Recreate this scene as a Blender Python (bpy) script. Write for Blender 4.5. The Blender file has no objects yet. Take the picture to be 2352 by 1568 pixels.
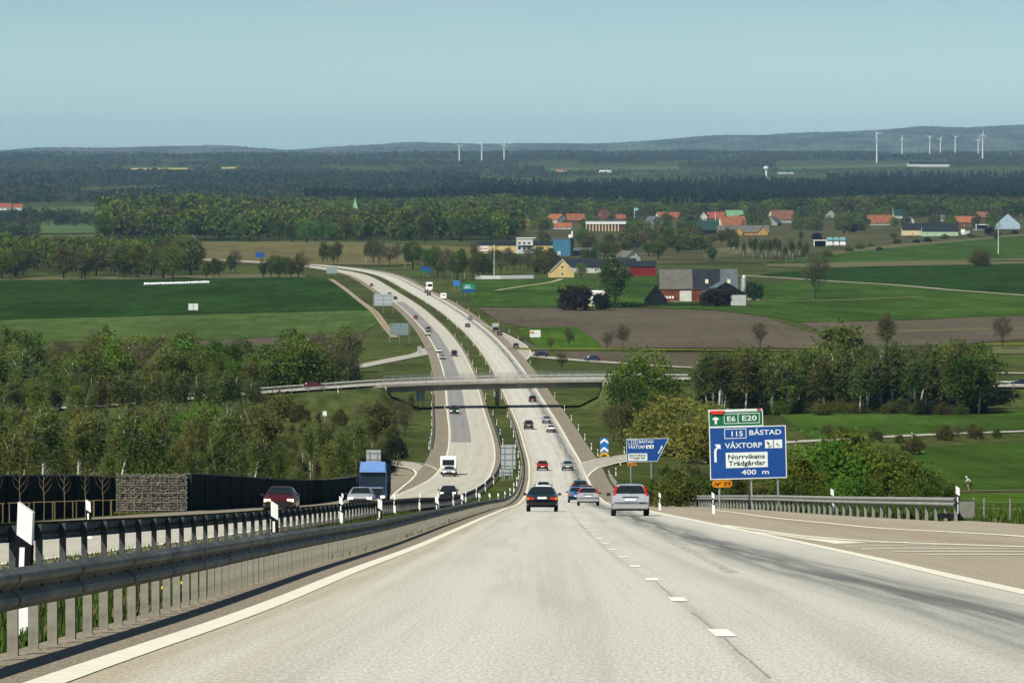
import bpy, bmesh, math, random
import numpy as np
from mathutils import Vector, Matrix
R = math.radians
S = bpy.context.scene
COL = S.collection
rnd = random.Random(7)

# ------------------------------------------------------------------ camera, sky, sun, exposure
F = 2352 * 100 / 22.5            # focal length in the units the photograph was measured in (2352 px wide)
PITCH = math.atan(404 / F)
cam = bpy.data.cameras.new('camera')
cam.sensor_width = 22.5; cam.lens = 100; cam.clip_start = 0.1; cam.clip_end = 60000
co = bpy.data.objects.new('camera', cam); COL.objects.link(co)
co.location = (0, 0, 0); co.rotation_euler = (math.pi / 2 - PITCH, 0, 0)
S.camera = co
SUN_EL = 47.0
SUNV = Vector((-0.60 * math.cos(R(SUN_EL)), -0.80 * math.cos(R(SUN_EL)), math.sin(R(SUN_EL))))
sd = bpy.data.lights.new('sun', 'SUN'); sd.energy = 4.9; sd.angle = R(0.5); sd.color = (1.0, 0.955, 0.86)
so = bpy.data.objects.new('sun', sd); COL.objects.link(so)
so.rotation_euler = SUNV.to_track_quat('Z', 'Y').to_euler()
w = bpy.data.worlds.new('World'); S.world = w; w.use_nodes = True
nt = w.node_tree; bg = nt.nodes['Background']
sky = nt.nodes.new('ShaderNodeTexSky'); sky.sky_type = 'NISHITA'; sky.sun_disc = False
sky.sun_elevation = R(SUN_EL); sky.sun_rotation = math.atan2(-0.6, -0.8) % (2 * math.pi)
sky.air_density = 1.0; sky.dust_density = 0.9; sky.ozone_density = 1.6; sky.altitude = 100
tint = nt.nodes.new('ShaderNodeMix'); tint.data_type = 'RGBA'; tint.blend_type = 'MULTIPLY'; tint.inputs[0].default_value = 1
tint.inputs[7].default_value = (0.60, 0.855, 1.09, 1)
# thin high cloud veil
tc = nt.nodes.new('ShaderNodeTexCoord'); mp = nt.nodes.new('ShaderNodeMapping'); mp.inputs['Scale'].default_value = (9, 9, 55)
cn = nt.nodes.new('ShaderNodeTexNoise'); cn.inputs['Scale'].default_value = 1.6; cn.inputs['Detail'].default_value = 6
cr = nt.nodes.new('ShaderNodeMapRange'); cr.inputs[1].default_value = .48; cr.inputs[2].default_value = .78; cr.inputs[3].default_value = 0; cr.inputs[4].default_value = .36
cm = nt.nodes.new('ShaderNodeMix'); cm.data_type = 'RGBA'; cm.inputs[7].default_value = (5.0, 6.0, 6.2, 1)
L = nt.links.new
L(tc.outputs['Generated'], mp.inputs[0]); L(mp.outputs[0], cn.inputs[0]); L(cn.outputs[0], cr.inputs[0])
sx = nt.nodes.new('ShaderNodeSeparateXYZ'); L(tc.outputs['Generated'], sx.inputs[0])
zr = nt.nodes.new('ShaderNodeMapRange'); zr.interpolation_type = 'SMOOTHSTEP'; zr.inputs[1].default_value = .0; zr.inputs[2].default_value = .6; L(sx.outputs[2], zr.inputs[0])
zd = nt.nodes.new('ShaderNodeMix'); zd.data_type = 'RGBA'; zd.blend_type = 'MULTIPLY'; L(zr.outputs[0], zd.inputs[0]); zd.inputs[7].default_value = (.28, .28, .30, 1)  # sky dimmed towards the unseen zenith to cut ambient light
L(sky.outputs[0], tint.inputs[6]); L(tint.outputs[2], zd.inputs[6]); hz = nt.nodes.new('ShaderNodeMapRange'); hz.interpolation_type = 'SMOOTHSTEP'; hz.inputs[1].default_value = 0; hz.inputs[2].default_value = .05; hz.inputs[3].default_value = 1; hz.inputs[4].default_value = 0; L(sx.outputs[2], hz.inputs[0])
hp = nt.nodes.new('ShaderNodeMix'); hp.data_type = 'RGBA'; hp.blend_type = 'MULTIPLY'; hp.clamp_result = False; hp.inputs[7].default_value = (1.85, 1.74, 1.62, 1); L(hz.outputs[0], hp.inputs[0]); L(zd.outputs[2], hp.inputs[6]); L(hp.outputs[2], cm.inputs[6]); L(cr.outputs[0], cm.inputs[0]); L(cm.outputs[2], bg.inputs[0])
bg.inputs[1].default_value = 0.087
S.view_settings.view_transform = 'Standard'; S.view_settings.look = 'None'
S.view_settings.exposure = 0.28; S.view_settings.gamma = 1.0
S.cycles.volume_bounces = 0; S.cycles.max_bounces = 6; S.cycles.transparent_max_bounces = 8
S.cycles.diffuse_bounces = 2; S.cycles.glossy_bounces = 2; S.cycles.transmission_bounces = 2

# ------------------------------------------------------------------ terrain and projection
PROF = [(0, -1.09), (25, -2.92), (50.7, -4.80), (100, -8.42), (150, -12.0), (222, -17.1), (300, -22.65), (365, -27.35), (418, -31.05), (500, -36.3),
        (575, -40.5), (644, -43.9), (705, -46.0), (770, -47.9), (870, -50.35), (979, -52.1), (1085, -53.35), (1220, -54.9), (1400, -56.0), (1600, -56.6),
        (2130, -57), (3000, -57.2), (4000, -57.2), (6000, -55.5), (7500, -48), (9000, -32), (11000, -8.5), (13000, 13), (15000, 30), (17000, 44), (26000, 60)]
def pchip(pts):
    xs = np.array([p[0] for p in pts], float); ys = np.array([p[1] for p in pts], float)
    h = np.diff(xs); d = np.diff(ys) / h; m = np.zeros(len(xs))
    m[1:-1] = (d[:-1] * h[1:] + d[1:] * h[:-1]) / (h[1:] + h[:-1]); m[0] = d[0]; m[-1] = d[-1]
    def f(q):
        q = np.asarray(q, float); i = np.clip(np.searchsorted(xs, q) - 1, 0, len(xs) - 2)
        t = np.clip((q - xs[i]) / h[i], 0, 1)
        return ys[i] * (1 + 2 * t) * (1 - t) ** 2 + m[i] * h[i] * t * (1 - t) ** 2 + ys[i + 1] * t * t * (3 - 2 * t) + m[i + 1] * h[i] * t * t * (t - 1)
    return f
zbase = pchip(PROF)
def ray(u, v):
    cx = (u - 1176) / F; cy = (784 - v) / F
    return cx, math.cos(PITCH) + cy * math.sin(PITCH), -math.sin(PITCH) + cy * math.cos(PITCH)
def P(u, v, D):
    a, b, c = ray(u, v); s = D / b
    return Vector((a * s, D, c * s))
def X(u, D): return (u - 1176) / F * D * 1.0006
# overpass centre line
OV = [(-40, 948, 905), (100, 938, 915), (270, 927, 930), (440, 914, 945), (620, 899, 957), (760, 889, 965), (900, 880, 972), (1040, 874.5, 978), (1200, 871, 982), (1400, 869, 986),
      (1620, 870, 992), (1900, 877, 1000), (2150, 883, 1003), (2420, 887, 1004)]
_o = [P(*q) for q in OV]
ov_y = pchip([(p.x, p.y) for p in _o]); ov_z = pchip([(p.x, p.z) for p in _o])
XL, XR = -26.6, 19.5                       # the bridge's abutments
def zt(x, y):
    x = np.asarray(x, float); y = np.asarray(y, float)
    z = zbase(y)
    k = np.clip((x - 7.2) / 7.5, 0, 1) * 0.38 * np.clip((420 - y) / 200, 0, 1)
    z = z + k
    oy = ov_y(x); oz = ov_z(x); dd = np.maximum(0, np.abs(y - oy) - 7.2)
    full = oz - 0.3 - dd * 0.5
    front = np.where(x < 0, -20.2 - x, x - 14.4) * 0.5
    part = z + np.minimum(front, 2.6) - np.maximum(0, dd - 1.0) * 0.5
    emb = np.where((x < XL) | (x > XR), full, np.where(front > 0, part, -1e9))
    emb = np.where(np.abs(y - 970) < 90, emb, -1e9)
    z = np.maximum(z, emb)
    # gentle swell of the farmland, well away from the carriageways
    z = z + 0.35 * np.sin(x * .045 + y * .006) * np.clip((np.abs(x + 5) - 28) / 30, 0, 1) * np.clip((y - 1020) / 80, 0, 1) * np.clip((6000 - y) / 2000, 0, 1)
    return z
_DD = np.concatenate([np.arange(12, 400, 1.0), np.arange(400, 1500, 2.5), np.arange(1500, 4200, 8.0), np.arange(4200, 24000, 40.0)])
def G(u, v, off=0.0):
    a, b, c = ray(u, v); xs = a / b * _DD; zr = c / b * _DD
    f = zr - zt(xs, _DD)
    i = np.where(f < 0)[0]
    if len(i) == 0: i = [len(_DD) - 1]
    i = max(1, int(i[0])); t = f[i - 1] / (f[i - 1] - f[i] + 1e-12)
    D = _DD[i - 1] + t * (_DD[i] - _DD[i - 1])
    return Vector((a / b * D, D, float(zt(a / b * D, D)) + off))
def ppm(D): return F / D                   # measured pixels per metre at distance D

# ------------------------------------------------------------------ object helpers
def tag(o, label=None, cat=None, group=None, kind=None):
    if label: o['label'] = label
    if cat: o['category'] = cat
    if group: o['group'] = group
    if kind: o['kind'] = kind
    return o
def thing(name, label, cat, loc=(0, 0, 0), rz=0.0, group=None, scale=1.0):
    o = bpy.data.objects.new(name, None); COL.objects.link(o); o.empty_display_size = .1
    o.location = loc; o.rotation_euler = (0, 0, rz); o.scale = (scale,) * 3 if not hasattr(scale, '__len__') else scale
    return tag(o, label, cat, group)
def link(name, me, parent=None, loc=None):
    o = bpy.data.objects.new(name, me); COL.objects.link(o)
    if parent: o.parent = parent
    if loc is not None: o.location = loc
    return o
def dup(root, loc, rz=0.0, label=None, scale=None):
    r = root.copy(); COL.objects.link(r); r.location = loc; r.rotation_euler = (0, 0, rz)
    if scale: r.scale = (scale,) * 3
    if label: r['label'] = label
    for ch in root.children:
        c = ch.copy(); COL.objects.link(c); c.parent = r
        for g in ch.children:
            d = g.copy(); COL.objects.link(d); d.parent = c
    return r
class MB:
    def __init__(s): s.v = []; s.f = []; s.m = []; s.uv = None; s.sm = False
    def add(s, vs, fs, mi=0):
        b = len(s.v); s.v += [tuple(p) for p in vs]; s.f += [tuple(i + b for i in f) for f in fs]; s.m += [mi] * len(fs); return s
    def box(s, c, d, rz=0, mi=0, taper=1.0):
        x, y, z = d[0] / 2, d[1] / 2, d[2] / 2; cs, sn = math.cos(rz), math.sin(rz); vs = []
        for k in (-1, 1):
            t = taper if k > 0 else 1
            for i, j in ((-1, -1), (1, -1), (1, 1), (-1, 1)):
                px, py = i * x * t, j * y * t
                vs.append((c[0] + px * cs - py * sn, c[1] + px * sn + py * cs, c[2] + k * z))
        return s.add(vs, [(3, 2, 1, 0), (4, 5, 6, 7), (0, 1, 5, 4), (1, 2, 6, 5), (2, 3, 7, 6), (3, 0, 4, 7)], mi)
    def tube(s, pts, rad, n=6, mi=0, cap=True):
        pts = [Vector(p) for p in pts]; rings = []
        for i, p in enumerate(pts):
            d = (pts[min(i + 1, len(pts) - 1)] - pts[max(i - 1, 0)]).normalized()
            a = d.cross(Vector((0, 0, 1)) if abs(d.z) < .95 else Vector((0, 1, 0))).normalized(); b = d.cross(a)
            r = rad[i] if hasattr(rad, '__len__') else rad
            rings.append([p + (a * math.cos(2 * math.pi * k / n) + b * math.sin(2 * math.pi * k / n)) * r for k in range(n)])
        return s.loft(rings, True, cap, mi)
    def loft(s, rings, closed=True, cap=True, mi=0):
        n = len(rings[0]); vs = [p for r in rings for p in r]; fs = []
        for i in range(len(rings) - 1):
            for k in range(n if closed else n - 1):
                a, b = i * n + k, i * n + (k + 1) % n
                fs.append((a, b, b + n, a + n))
        if cap and closed: fs += [tuple(range(n))[::-1], tuple(range((len(rings) - 1) * n, len(rings) * n))]
        return s.add(vs, fs, mi)
    def quad(s, a, b, c, d, mi=0): return s.add([a, b, c, d], [(0, 1, 2, 3)], mi)
    def prism(s, poly, axis, lo, hi, mi=0):
        n = len(poly)
        def p3(p, t): return {'y': (p[0], t, p[1]), 'x': (t, p[0], p[1]), 'z': (p[0], p[1], t)}[axis]
        vs = [p3(p, lo) for p in poly] + [p3(p, hi) for p in poly]
        return s.add(vs, [tuple(range(n)), tuple(range(n, 2 * n))[::-1]] + [(k + n, (k + 1) % n + n, (k + 1) % n, k) for k in range(n)], mi)
    def disc(s, c, r, axis='y', n=16, th=.02, mi=0):
        poly = [(c[{'y': 0, 'x': 1}[axis]] + r * math.cos(2 * math.pi * k / n), c[2] + r * math.sin(2 * math.pi * k / n)) for k in range(n)]
        a = c[{'y': 1, 'x': 0}[axis]]
        return s.prism(poly, axis, a - th / 2, a + th / 2, mi)
    def mesh(s, name, mats, smooth=False):
        me = bpy.data.meshes.new(name); me.from_pydata(s.v, [], s.f); me.update()
        for m in (mats if isinstance(mats, (list, tuple)) else [mats]): me.materials.append(m)
        if any(s.m): me.polygons.foreach_set('material_index', s.m)
        bm = bmesh.new(); bm.from_mesh(me); bmesh.ops.recalc_face_normals(bm, faces=bm.faces); bm.to_mesh(me); bm.free()
        if smooth: me.polygons.foreach_set('use_smooth', [True] * len(me.polygons))
        return me
    def obj(s, name, mats, parent=None, label=None, smooth=False, loc=None):
        o = link(name, s.mesh(name, mats, smooth), parent, loc)
        if label: o['label'] = label
        return o
def quads_mesh(name, V, mats, uv=None, mi=None):
    """V: (n,4,3) array of separate quads."""
    V = np.asarray(V, np.float32); n = len(V); me = bpy.data.meshes.new(name)
    me.vertices.add(n * 4); me.vertices.foreach_set('co', V.reshape(-1))
    me.loops.add(n * 4); me.loops.foreach_set('vertex_index', np.arange(n * 4, dtype=np.int32))
    me.polygons.add(n); me.polygons.foreach_set('loop_start', np.arange(0, n * 4, 4, dtype=np.int32))
    me.polygons.foreach_set('loop_total', np.full(n, 4, np.int32))
    for m in (mats if isinstance(mats, (list, tuple)) else [mats]): me.materials.append(m)
    if mi is not None: me.polygons.foreach_set('material_index', np.asarray(mi, np.int32))
    me.update(calc_edges=True); me.validate(); return me
def grid_mesh(name, Pts, mat, UV=None, smooth=True):
    """Pts: (rows, cols, 3)"""
    r, c, _ = Pts.shape; me = bpy.data.meshes.new(name)
    me.vertices.add(r * c); me.vertices.foreach_set('co', Pts.astype(np.float32).reshape(-1))
    i = np.arange((r - 1) * (c - 1)); a = (i // (c - 1)) * c + i % (c - 1)
    q = np.stack([a, a + 1, a + c + 1, a + c], 1).astype(np.int32); n = len(q)
    me.loops.add(n * 4); me.loops.foreach_set('vertex_index', q.reshape(-1))
    me.polygons.add(n); me.polygons.foreach_set('loop_start', np.arange(0, n * 4, 4, dtype=np.int32)); me.polygons.foreach_set('loop_total', np.full(n, 4, np.int32))
    me.materials.append(mat); me.update(calc_edges=True)
    if UV is not None:
        l = me.uv_layers.new(name='uv'); l.data.foreach_set('uv', UV.reshape(-1, 2)[q.reshape(-1)].astype(np.float32).reshape(-1))
    if smooth: me.polygons.foreach_set('use_smooth', np.ones(n, bool))
    me.validate(); return me
ORD = 'first second third fourth fifth sixth seventh eighth ninth tenth eleventh twelfth thirteenth fourteenth fifteenth sixteenth seventeenth eighteenth nineteenth twentieth'.split()
TENS = {20: 'twenty', 30: 'thirty', 40: 'forty', 50: 'fifty', 60: 'sixty', 70: 'seventy', 80: 'eighty', 90: 'ninety'}
def nth(i):                                   # 1-based
    if i <= 20: return ORD[i - 1]
    t, o = i // 10 * 10, i % 10
    return TENS[t][:-1] + 'ieth' if o == 0 else TENS[t] + '-' + ORD[o - 1]

# ------------------------------------------------------------------ materials
MATS = {}
def M(name, col, rough=.75, var=.18, scale=4.0, col2=None, bump=0.0, metal=0.0, spec=.0, stretch=(1, 1, 1), detail=5.0, emit=0.0, hue=0.0, trans=0.0, mid=.5, alpha=None, big=None):
    if name in MATS: return MATS[name]
    m = bpy.data.materials.new(name); m.use_nodes = True; t = m.node_tree; n = t.nodes; l = t.links.new
    b = n['Principled BSDF']; b.inputs['Roughness'].default_value = rough; b.inputs['Metallic'].default_value = metal; b.inputs['Specular IOR Level'].default_value = spec
    c1 = (*[x * (1 - var) for x in col], 1); c2 = (*(col2 or [min(1, x * (1 + var)) for x in col]), 1)
    if var or col2 or bump:
        tc = n.new('ShaderNodeTexCoord'); mp = n.new('ShaderNodeMapping'); mp.inputs['Scale'].default_value = stretch; l(tc.outputs['Object'], mp.inputs[0])
        nz = n.new('ShaderNodeTexNoise'); nz.inputs['Scale'].default_value = scale; nz.inputs['Detail'].default_value = detail; nz.inputs['Roughness'].default_value = .62; l(mp.outputs[0], nz.inputs[0])
        rp = n.new('ShaderNodeMapRange'); rp.inputs[1].default_value = mid - .17; rp.inputs[2].default_value = mid + .17; l(nz.outputs[0], rp.inputs[0])
        mx = n.new('ShaderNodeMix'); mx.data_type = 'RGBA'; mx.inputs[6].default_value = c1; mx.inputs[7].default_value = c2; l(rp.outputs[0], mx.inputs[0])
        out = mx.outputs[2]
        if big:
            for sc, stv, amt in big:
                m2 = n.new('ShaderNodeMapping'); m2.inputs['Scale'].default_value = stv; l(tc.outputs['Object'], m2.inputs[0]); z2 = n.new('ShaderNodeTexNoise'); z2.inputs['Scale'].default_value = sc; z2.inputs['Detail'].default_value = 7; z2.inputs['Roughness'].default_value = .6; l(m2.outputs[0], z2.inputs[0])
                r2 = n.new('ShaderNodeMapRange'); r2.inputs[1].default_value = .36; r2.inputs[2].default_value = .64; r2.inputs[3].default_value = 1 - amt; r2.inputs[4].default_value = 1 + amt; l(z2.outputs[0], r2.inputs[0])
                x2 = n.new('ShaderNodeMix'); x2.data_type = 'RGBA'; x2.blend_type = 'MULTIPLY'; x2.clamp_result = False; x2.inputs[0].default_value = 1; l(out, x2.inputs[6]); l(r2.outputs[0], x2.inputs[7]); out = x2.outputs[2]
        if hue:
            oi = n.new('ShaderNodeObjectInfo'); hs = n.new('ShaderNodeHueSaturation')
            a = n.new('ShaderNodeMapRange'); a.inputs[3].default_value = (.5 - hue * .022); a.inputs[4].default_value = .5 + hue * .045; l(oi.outputs['Random'], a.inputs[0]); l(a.outputs[0], hs.inputs['Hue'])
            v = n.new('ShaderNodeMath'); v.operation = 'MULTIPLY'; v.inputs[1].default_value = 7.31; l(oi.outputs['Random'], v.inputs[0])
            fr = n.new('ShaderNodeMath'); fr.operation = 'FRACT'; l(v.outputs[0], fr.inputs[0])
            a2 = n.new('ShaderNodeMapRange'); a2.inputs[3].default_value = 1 - .3 * hue; a2.inputs[4].default_value = 1 + .3 * hue; l(fr.outputs[0], a2.inputs[0]); l(a2.outputs[0], hs.inputs['Value'])
            l(out, hs.inputs['Color']); out = hs.outputs[0]
        l(out, b.inputs['Base Color'])
        if bump:
            bp = n.new('ShaderNodeBump'); bp.inputs['Strength'].default_value = bump; bp.inputs['Distance'].default_value = .05; l(nz.outputs[0], bp.inputs['Height']); l(bp.outputs[0], b.inputs['Normal'])
        if trans:
            tr = n.new('ShaderNodeBsdfTranslucent'); l(out, tr.inputs[0]); ms = n.new('ShaderNodeMixShader'); ms.inputs[0].default_value = trans
            l(b.outputs[0], ms.inputs[1]); l(tr.outputs[0], ms.inputs[2]); l(ms.outputs[0], n['Material Output'].inputs[0])
    else: b.inputs['Base Color'].default_value = (*col, 1)
    if emit: b.inputs['Emission Color'].default_value = (*col, 1); b.inputs['Emission Strength'].default_value = emit
    MATS[name] = m; return m
def roadmat(name, base, tracks, grain=.085, stain=(.0, (1, 1, 1)), big=.055):
    """Worn pavement; uv.x = metres across, uv.y = metres along. tracks: (centre, half width, strength, colour factor)."""
    m = bpy.data.materials.new(name); m.use_nodes = True; t = m.node_tree; n = t.nodes; l = t.links.new
    b = n['Principled BSDF']; b.inputs['Roughness'].default_value = .9; b.inputs['Specular IOR Level'].default_value = .12
    uv = n.new('ShaderNodeUVMap'); sp = n.new('ShaderNodeSeparateXYZ'); l(uv.outputs[0], sp.inputs[0])
    def noise(sx, sy, sc, det=4):
        mp = n.new('ShaderNodeMapping'); mp.inputs['Scale'].default_value = (sx, sy, 1); l(uv.outputs[0], mp.inputs[0])
        z = n.new('ShaderNodeTexNoise'); z.inputs['Scale'].default_value = sc; z.inputs['Detail'].default_value = det; z.inputs['Roughness'].default_value = .65; l(mp.outputs[0], z.inputs[0]); return z.outputs[0]
    def rng(s, a, bb, c, d):
        r = n.new('ShaderNodeMapRange'); r.interpolation_type = 'SMOOTHSTEP'
        for i, q in enumerate((a, bb, c, d)): r.inputs[i + 1].default_value = q
        l(s, r.inputs[0]); return r.outputs[0]
    def mul(c, col, f):
        mx = n.new('ShaderNodeMix'); mx.data_type = 'RGBA'; mx.blend_type = 'MULTIPLY'; l(c, mx.inputs[6]); mx.inputs[7].default_value = (*col, 1)
        if hasattr(f, 'links'): l(f, mx.inputs[0])
        else: mx.inputs[0].default_value = f
        return mx.outputs[2]
    rgb = n.new('ShaderNodeRGB'); rgb.outputs[0].default_value = (*base, 1); c = rgb.outputs[0]
    c = mul(c, (1 - grain * 3.2,) * 3, rng(noise(1, .13, 38, 2), .36, .66, 1, 0))
    c = mul(c, (1 - big * 2.2, 1 - big * 2.4, 1 - big * 2.8), rng(noise(.8, .03, 1.0, 5), .45, .72, 0, 1))
    c = mul(c, (1 - big * 1.6,) * 3, rng(noise(3.2, .018, 1.2, 6), .5, .66, 0, 1))
    for (cx, hw, st, colf) in tracks:
        a = n.new('ShaderNodeMath'); a.operation = 'SUBTRACT'; l(sp.outputs[0], a.inputs[0]); a.inputs[1].default_value = cx
        a2 = n.new('ShaderNodeMath'); a2.operation = 'ABSOLUTE'; l(a.outputs[0], a2.inputs[0])
        k = rng(a2.outputs[0], 0, hw, 1, 0); z = rng(noise(2.2, .03, 1.3, 5), .3, .62, .35, 1)
        q = n.new('ShaderNodeMath'); q.operation = 'MULTIPLY'; l(k, q.inputs[0]); l(z, q.inputs[1])
        q2 = n.new('ShaderNodeMath'); q2.operation = 'MULTIPLY'; l(q.outputs[0], q2.inputs[0]); q2.inputs[1].default_value = st
        c = mul(c, colf, q2.outputs[0])
    # expansion joints across the slab
    l(c, b.inputs['Base Color'])
    MATS[name] = m; return m

def sheet_rows(name, ys, xl, xr, mat, off, nc=6, kind='structure', uv0=None, uvscale=1.0):
    ys = np.asarray(ys, float); xl = np.asarray(xl, float); xr = np.asarray(xr, float); t = np.linspace(0, 1, nc)
    xs = xl[:, None] + (xr - xl)[:, None] * t[None]; yy = np.repeat(ys[:, None], nc, 1)
    Pt = np.stack([xs, yy, zt(xs, yy) + off], 2)
    base = xl if uv0 is None else uv0
    UV = np.stack([xs - np.asarray(base)[:, None], yy], 2)
    o = link(name, grid_mesh(name, Pt, mat, UV)); o['kind'] = kind; return o
def poly_sheet(name, px, mat, off=0.02, nc=14, step=None, ragged=0.0):
    """A flat patch of ground whose corners were measured in the photograph."""
    pts = [G(u, v) for u, v in px]; n = len(pts)
    dense = []
    for i in range(n):
        (u0, v0), (u1, v1) = px[i], px[(i + 1) % n]
        for k in range(8): dense.append(G(u0 + (u1 - u0) * k / 8, v0 + (v1 - v0) * k / 8))
    y0 = min(p.y for p in dense); y1 = max(p.y for p in dense); st = step or max(1.0, (y1 - y0) / 60)
    ys = np.linspace(y0 + 1e-3, y1 - 1e-3, max(6, int((y1 - y0) / st))); xl = []; xr = []
    rg = random.Random(len(px) * 31 + int(y0))
    for y in ys:
        xs = []
        for i in range(len(dense)):
            a, b = dense[i], dense[(i + 1) % len(dense)]
            if (a.y - y) * (b.y - y) <= 0 and a.y != b.y: xs.append(a.x + (b.x - a.x) * (y - a.y) / (b.y - a.y))
        xl.append(min(xs) + rg.uniform(-1, 1) * ragged); xr.append(max(xs) + rg.uniform(-1, 1) * ragged)
    return sheet_rows(name, ys, xl, xr, mat, off, nc)
def ribbon(name, pts, width, mat, off, kind='structure', sub=6):
    """A line of constant width laid along ground points [(x, y), ...]."""
    q = np.array([(p[0], p[1]) for p in pts], float); s = np.concatenate([[0], np.cumsum(np.hypot(*np.diff(q, axis=0).T))])
    tt = np.linspace(0, s[-1], max(2, sub * (len(q) - 1) + 1)); fx = pchip(list(zip(s, q[:, 0]))); fy = pchip(list(zip(s, q[:, 1])))
    x = fx(tt); y = fy(tt); dx = np.gradient(x); dy = np.gradient(y); ll = np.hypot(dx, dy); nx = -dy / ll; ny = dx / ll
    wv = np.asarray(width(tt / s[-1])) if callable(width) else width
    Pt = np.stack([np.stack([x + nx * wv / 2, y + ny * wv / 2], 1), np.stack([x, y], 1), np.stack([x - nx * wv / 2, y - ny * wv / 2], 1)], 1)
    z = zt(Pt[..., 0], Pt[..., 1]) + off
    return link(name, grid_mesh(name, np.concatenate([Pt, z[..., None]], 2), mat, np.stack([np.repeat([[0, .5, 1]], len(tt), 0) * 1.0, np.repeat(tt[:, None], 3, 1)], 2)))
def st(o): o['kind'] = 'structure'; return o
# ------------------------------------------------------------------ ground, hills, fields
grass = M('rough_grass', (.045, .070, .016), var=.3, scale=.35, col2=(.082, .092, .03), detail=9, big=[(.03, (1, .5, 1), .28), (.4, (1, .4, 1), .2)])
sa = np.concatenate([-np.linspace(1, 0, 120)[:-1] ** 1.5 * .24, np.linspace(0, 1, 120) ** 1.5 * .24])
ys = np.concatenate([np.arange(3, 400, 4.0), np.arange(400, 900, 5.0), np.arange(900, 1060, 2.0), np.arange(1060, 1600, 6.0), np.arange(1600, 4200, 25), np.arange(4200, 16800, 200)])
xx = sa[None] * (ys[:, None] + 140); yy = np.repeat(ys[:, None], len(sa), 1)
o = link('ground', grid_mesh('ground', np.stack([xx, yy, zt(xx, yy) - .14 - np.clip((yy - 2000) / 4000, 0, 1) * 1.0], 2), grass)); st(o)
# far wooded ridge
hillm = M('ridge_woodland', (.06, .09, .075), var=.35, scale=.006, col2=(.13, .16, .13), detail=12, stretch=(1, .35, 1), rough=1, spec=0)  # woodland greens paled to stand in for distance haze
SKY = pchip([(-200, 349), (0, 348), (120, 343), (230, 341), (350, 338), (500, 337), (560, 340), (600, 345), (650, 347), (760, 339), (860, 334), (940, 328), (1050, 332), (1120, 333), (1200, 330), (1350, 331),
             (1500, 324), (1650, 312), (1760, 311), (1800, 308), (1950, 303), (2060, 297), (2120, 292), (2200, 294), (2352, 288), (2560, 283)])
us = np.linspace(-260, 2620, 700); yr = np.concatenate([np.linspace(15600, 21500, 46), np.linspace(21700, 24500, 8)])
zz = []; rg = np.random.default_rng(3)
from mathutils import noise as mn
for y in yr:
    f = np.clip((y - 15600) / 5900, 0, 1); f = f * f * (3 - 2 * f)
    zsk = (380 - SKY(us)) / F * 21500
    z = zbase(np.full_like(us, y)) * (1 - f) + zsk * f
    und = np.array([mn.noise(Vector((a * .006, y * .0006, 0))) * 26 + mn.noise(Vector((a * .03, y * .003, 5))) * 9 for a in us]) * f * (1 - f) * 4 * .6
    dr = np.where(y > 21600, (y - 21600) / 2900 * 190, 0)
    zz.append(z + und - dr + (rg.random(len(us)) * 9 - 4) * (f > .05) - 2)
zz = np.array(zz); yq = np.repeat(yr[:, None], len(us), 1); xq = (us[None] - 1176) / F * yq
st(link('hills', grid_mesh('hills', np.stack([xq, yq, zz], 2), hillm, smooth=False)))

f_dark = M('dark_crop', (.019, .046, .008), var=.28, scale=.12, detail=8, stretch=(1, .3, 1), big=[(.02, (1.2, .35, 1), 0.22), (.5, (.1, .9, 1), 0.18), (.35, (1.6, .03, 1), 0.13)])
f_mid = M('young_crop', (.062, .098, .026), var=.22, scale=.12, detail=8, stretch=(1, .3, 1), big=[(.02, (1.2, .35, 1), 0.16), (.5, (.1, .9, 1), 0.13), (.35, (1.6, .03, 1), 0.10)])
f_right = M('pasture', (.040, .078, .013), var=.28, scale=.06, detail=9, stretch=(1, .3, 1), big=[(.02, (1.2, .35, 1), 0.2), (.5, (.1, .9, 1), 0.16), (.35, (1.6, .03, 1), 0.12)])
f_bright = M('fresh_grass', (.05, .10, .012), var=.25, scale=.1, detail=9, big=[(.02, (1.2, .35, 1), 0.2), (.5, (.1, .9, 1), 0.16), (.35, (1.6, .03, 1), 0.12)])
f_brown = M('ploughed_soil', (.098, .082, .058), var=.14, scale=.1, detail=9, stretch=(.5, 2.2, 1), big=[(.02, (1.2, .35, 1), 0.13), (.5, (.1, .9, 1), 0.10), (.35, (1.6, .03, 1), 0.08)])
f_straw = M('dry_grass', (.17, .155, .08), var=.25, scale=.15, col2=(.10, .11, .045), detail=8)
f_mead = M('meadow', (.11, .11, .04), var=.22, scale=.05, col2=(.16, .135, .06), detail=8, stretch=(.6, 2.2, 1), big=[(.02, (1.2, .35, 1), 0.2), (.5, (.1, .9, 1), 0.16), (.35, (1.6, .03, 1), 0.12)])
f_yel = M('dandelion_strip', (.26, .23, .03), var=.4, scale=.4, col2=(.09, .12, .03), detail=6)
f_rape = M('rapeseed', (.36, .34, .11), var=.15, scale=.02)
f_far = M('far_field', (.075, .12, .045), var=.15, scale=.01)
gravel = M('gravel', (.26, .225, .165), var=.25, scale=3, detail=9, rough=.95)
dirt = M('bare_track', (.30, .25, .17), var=.25, scale=.8, detail=8)
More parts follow.
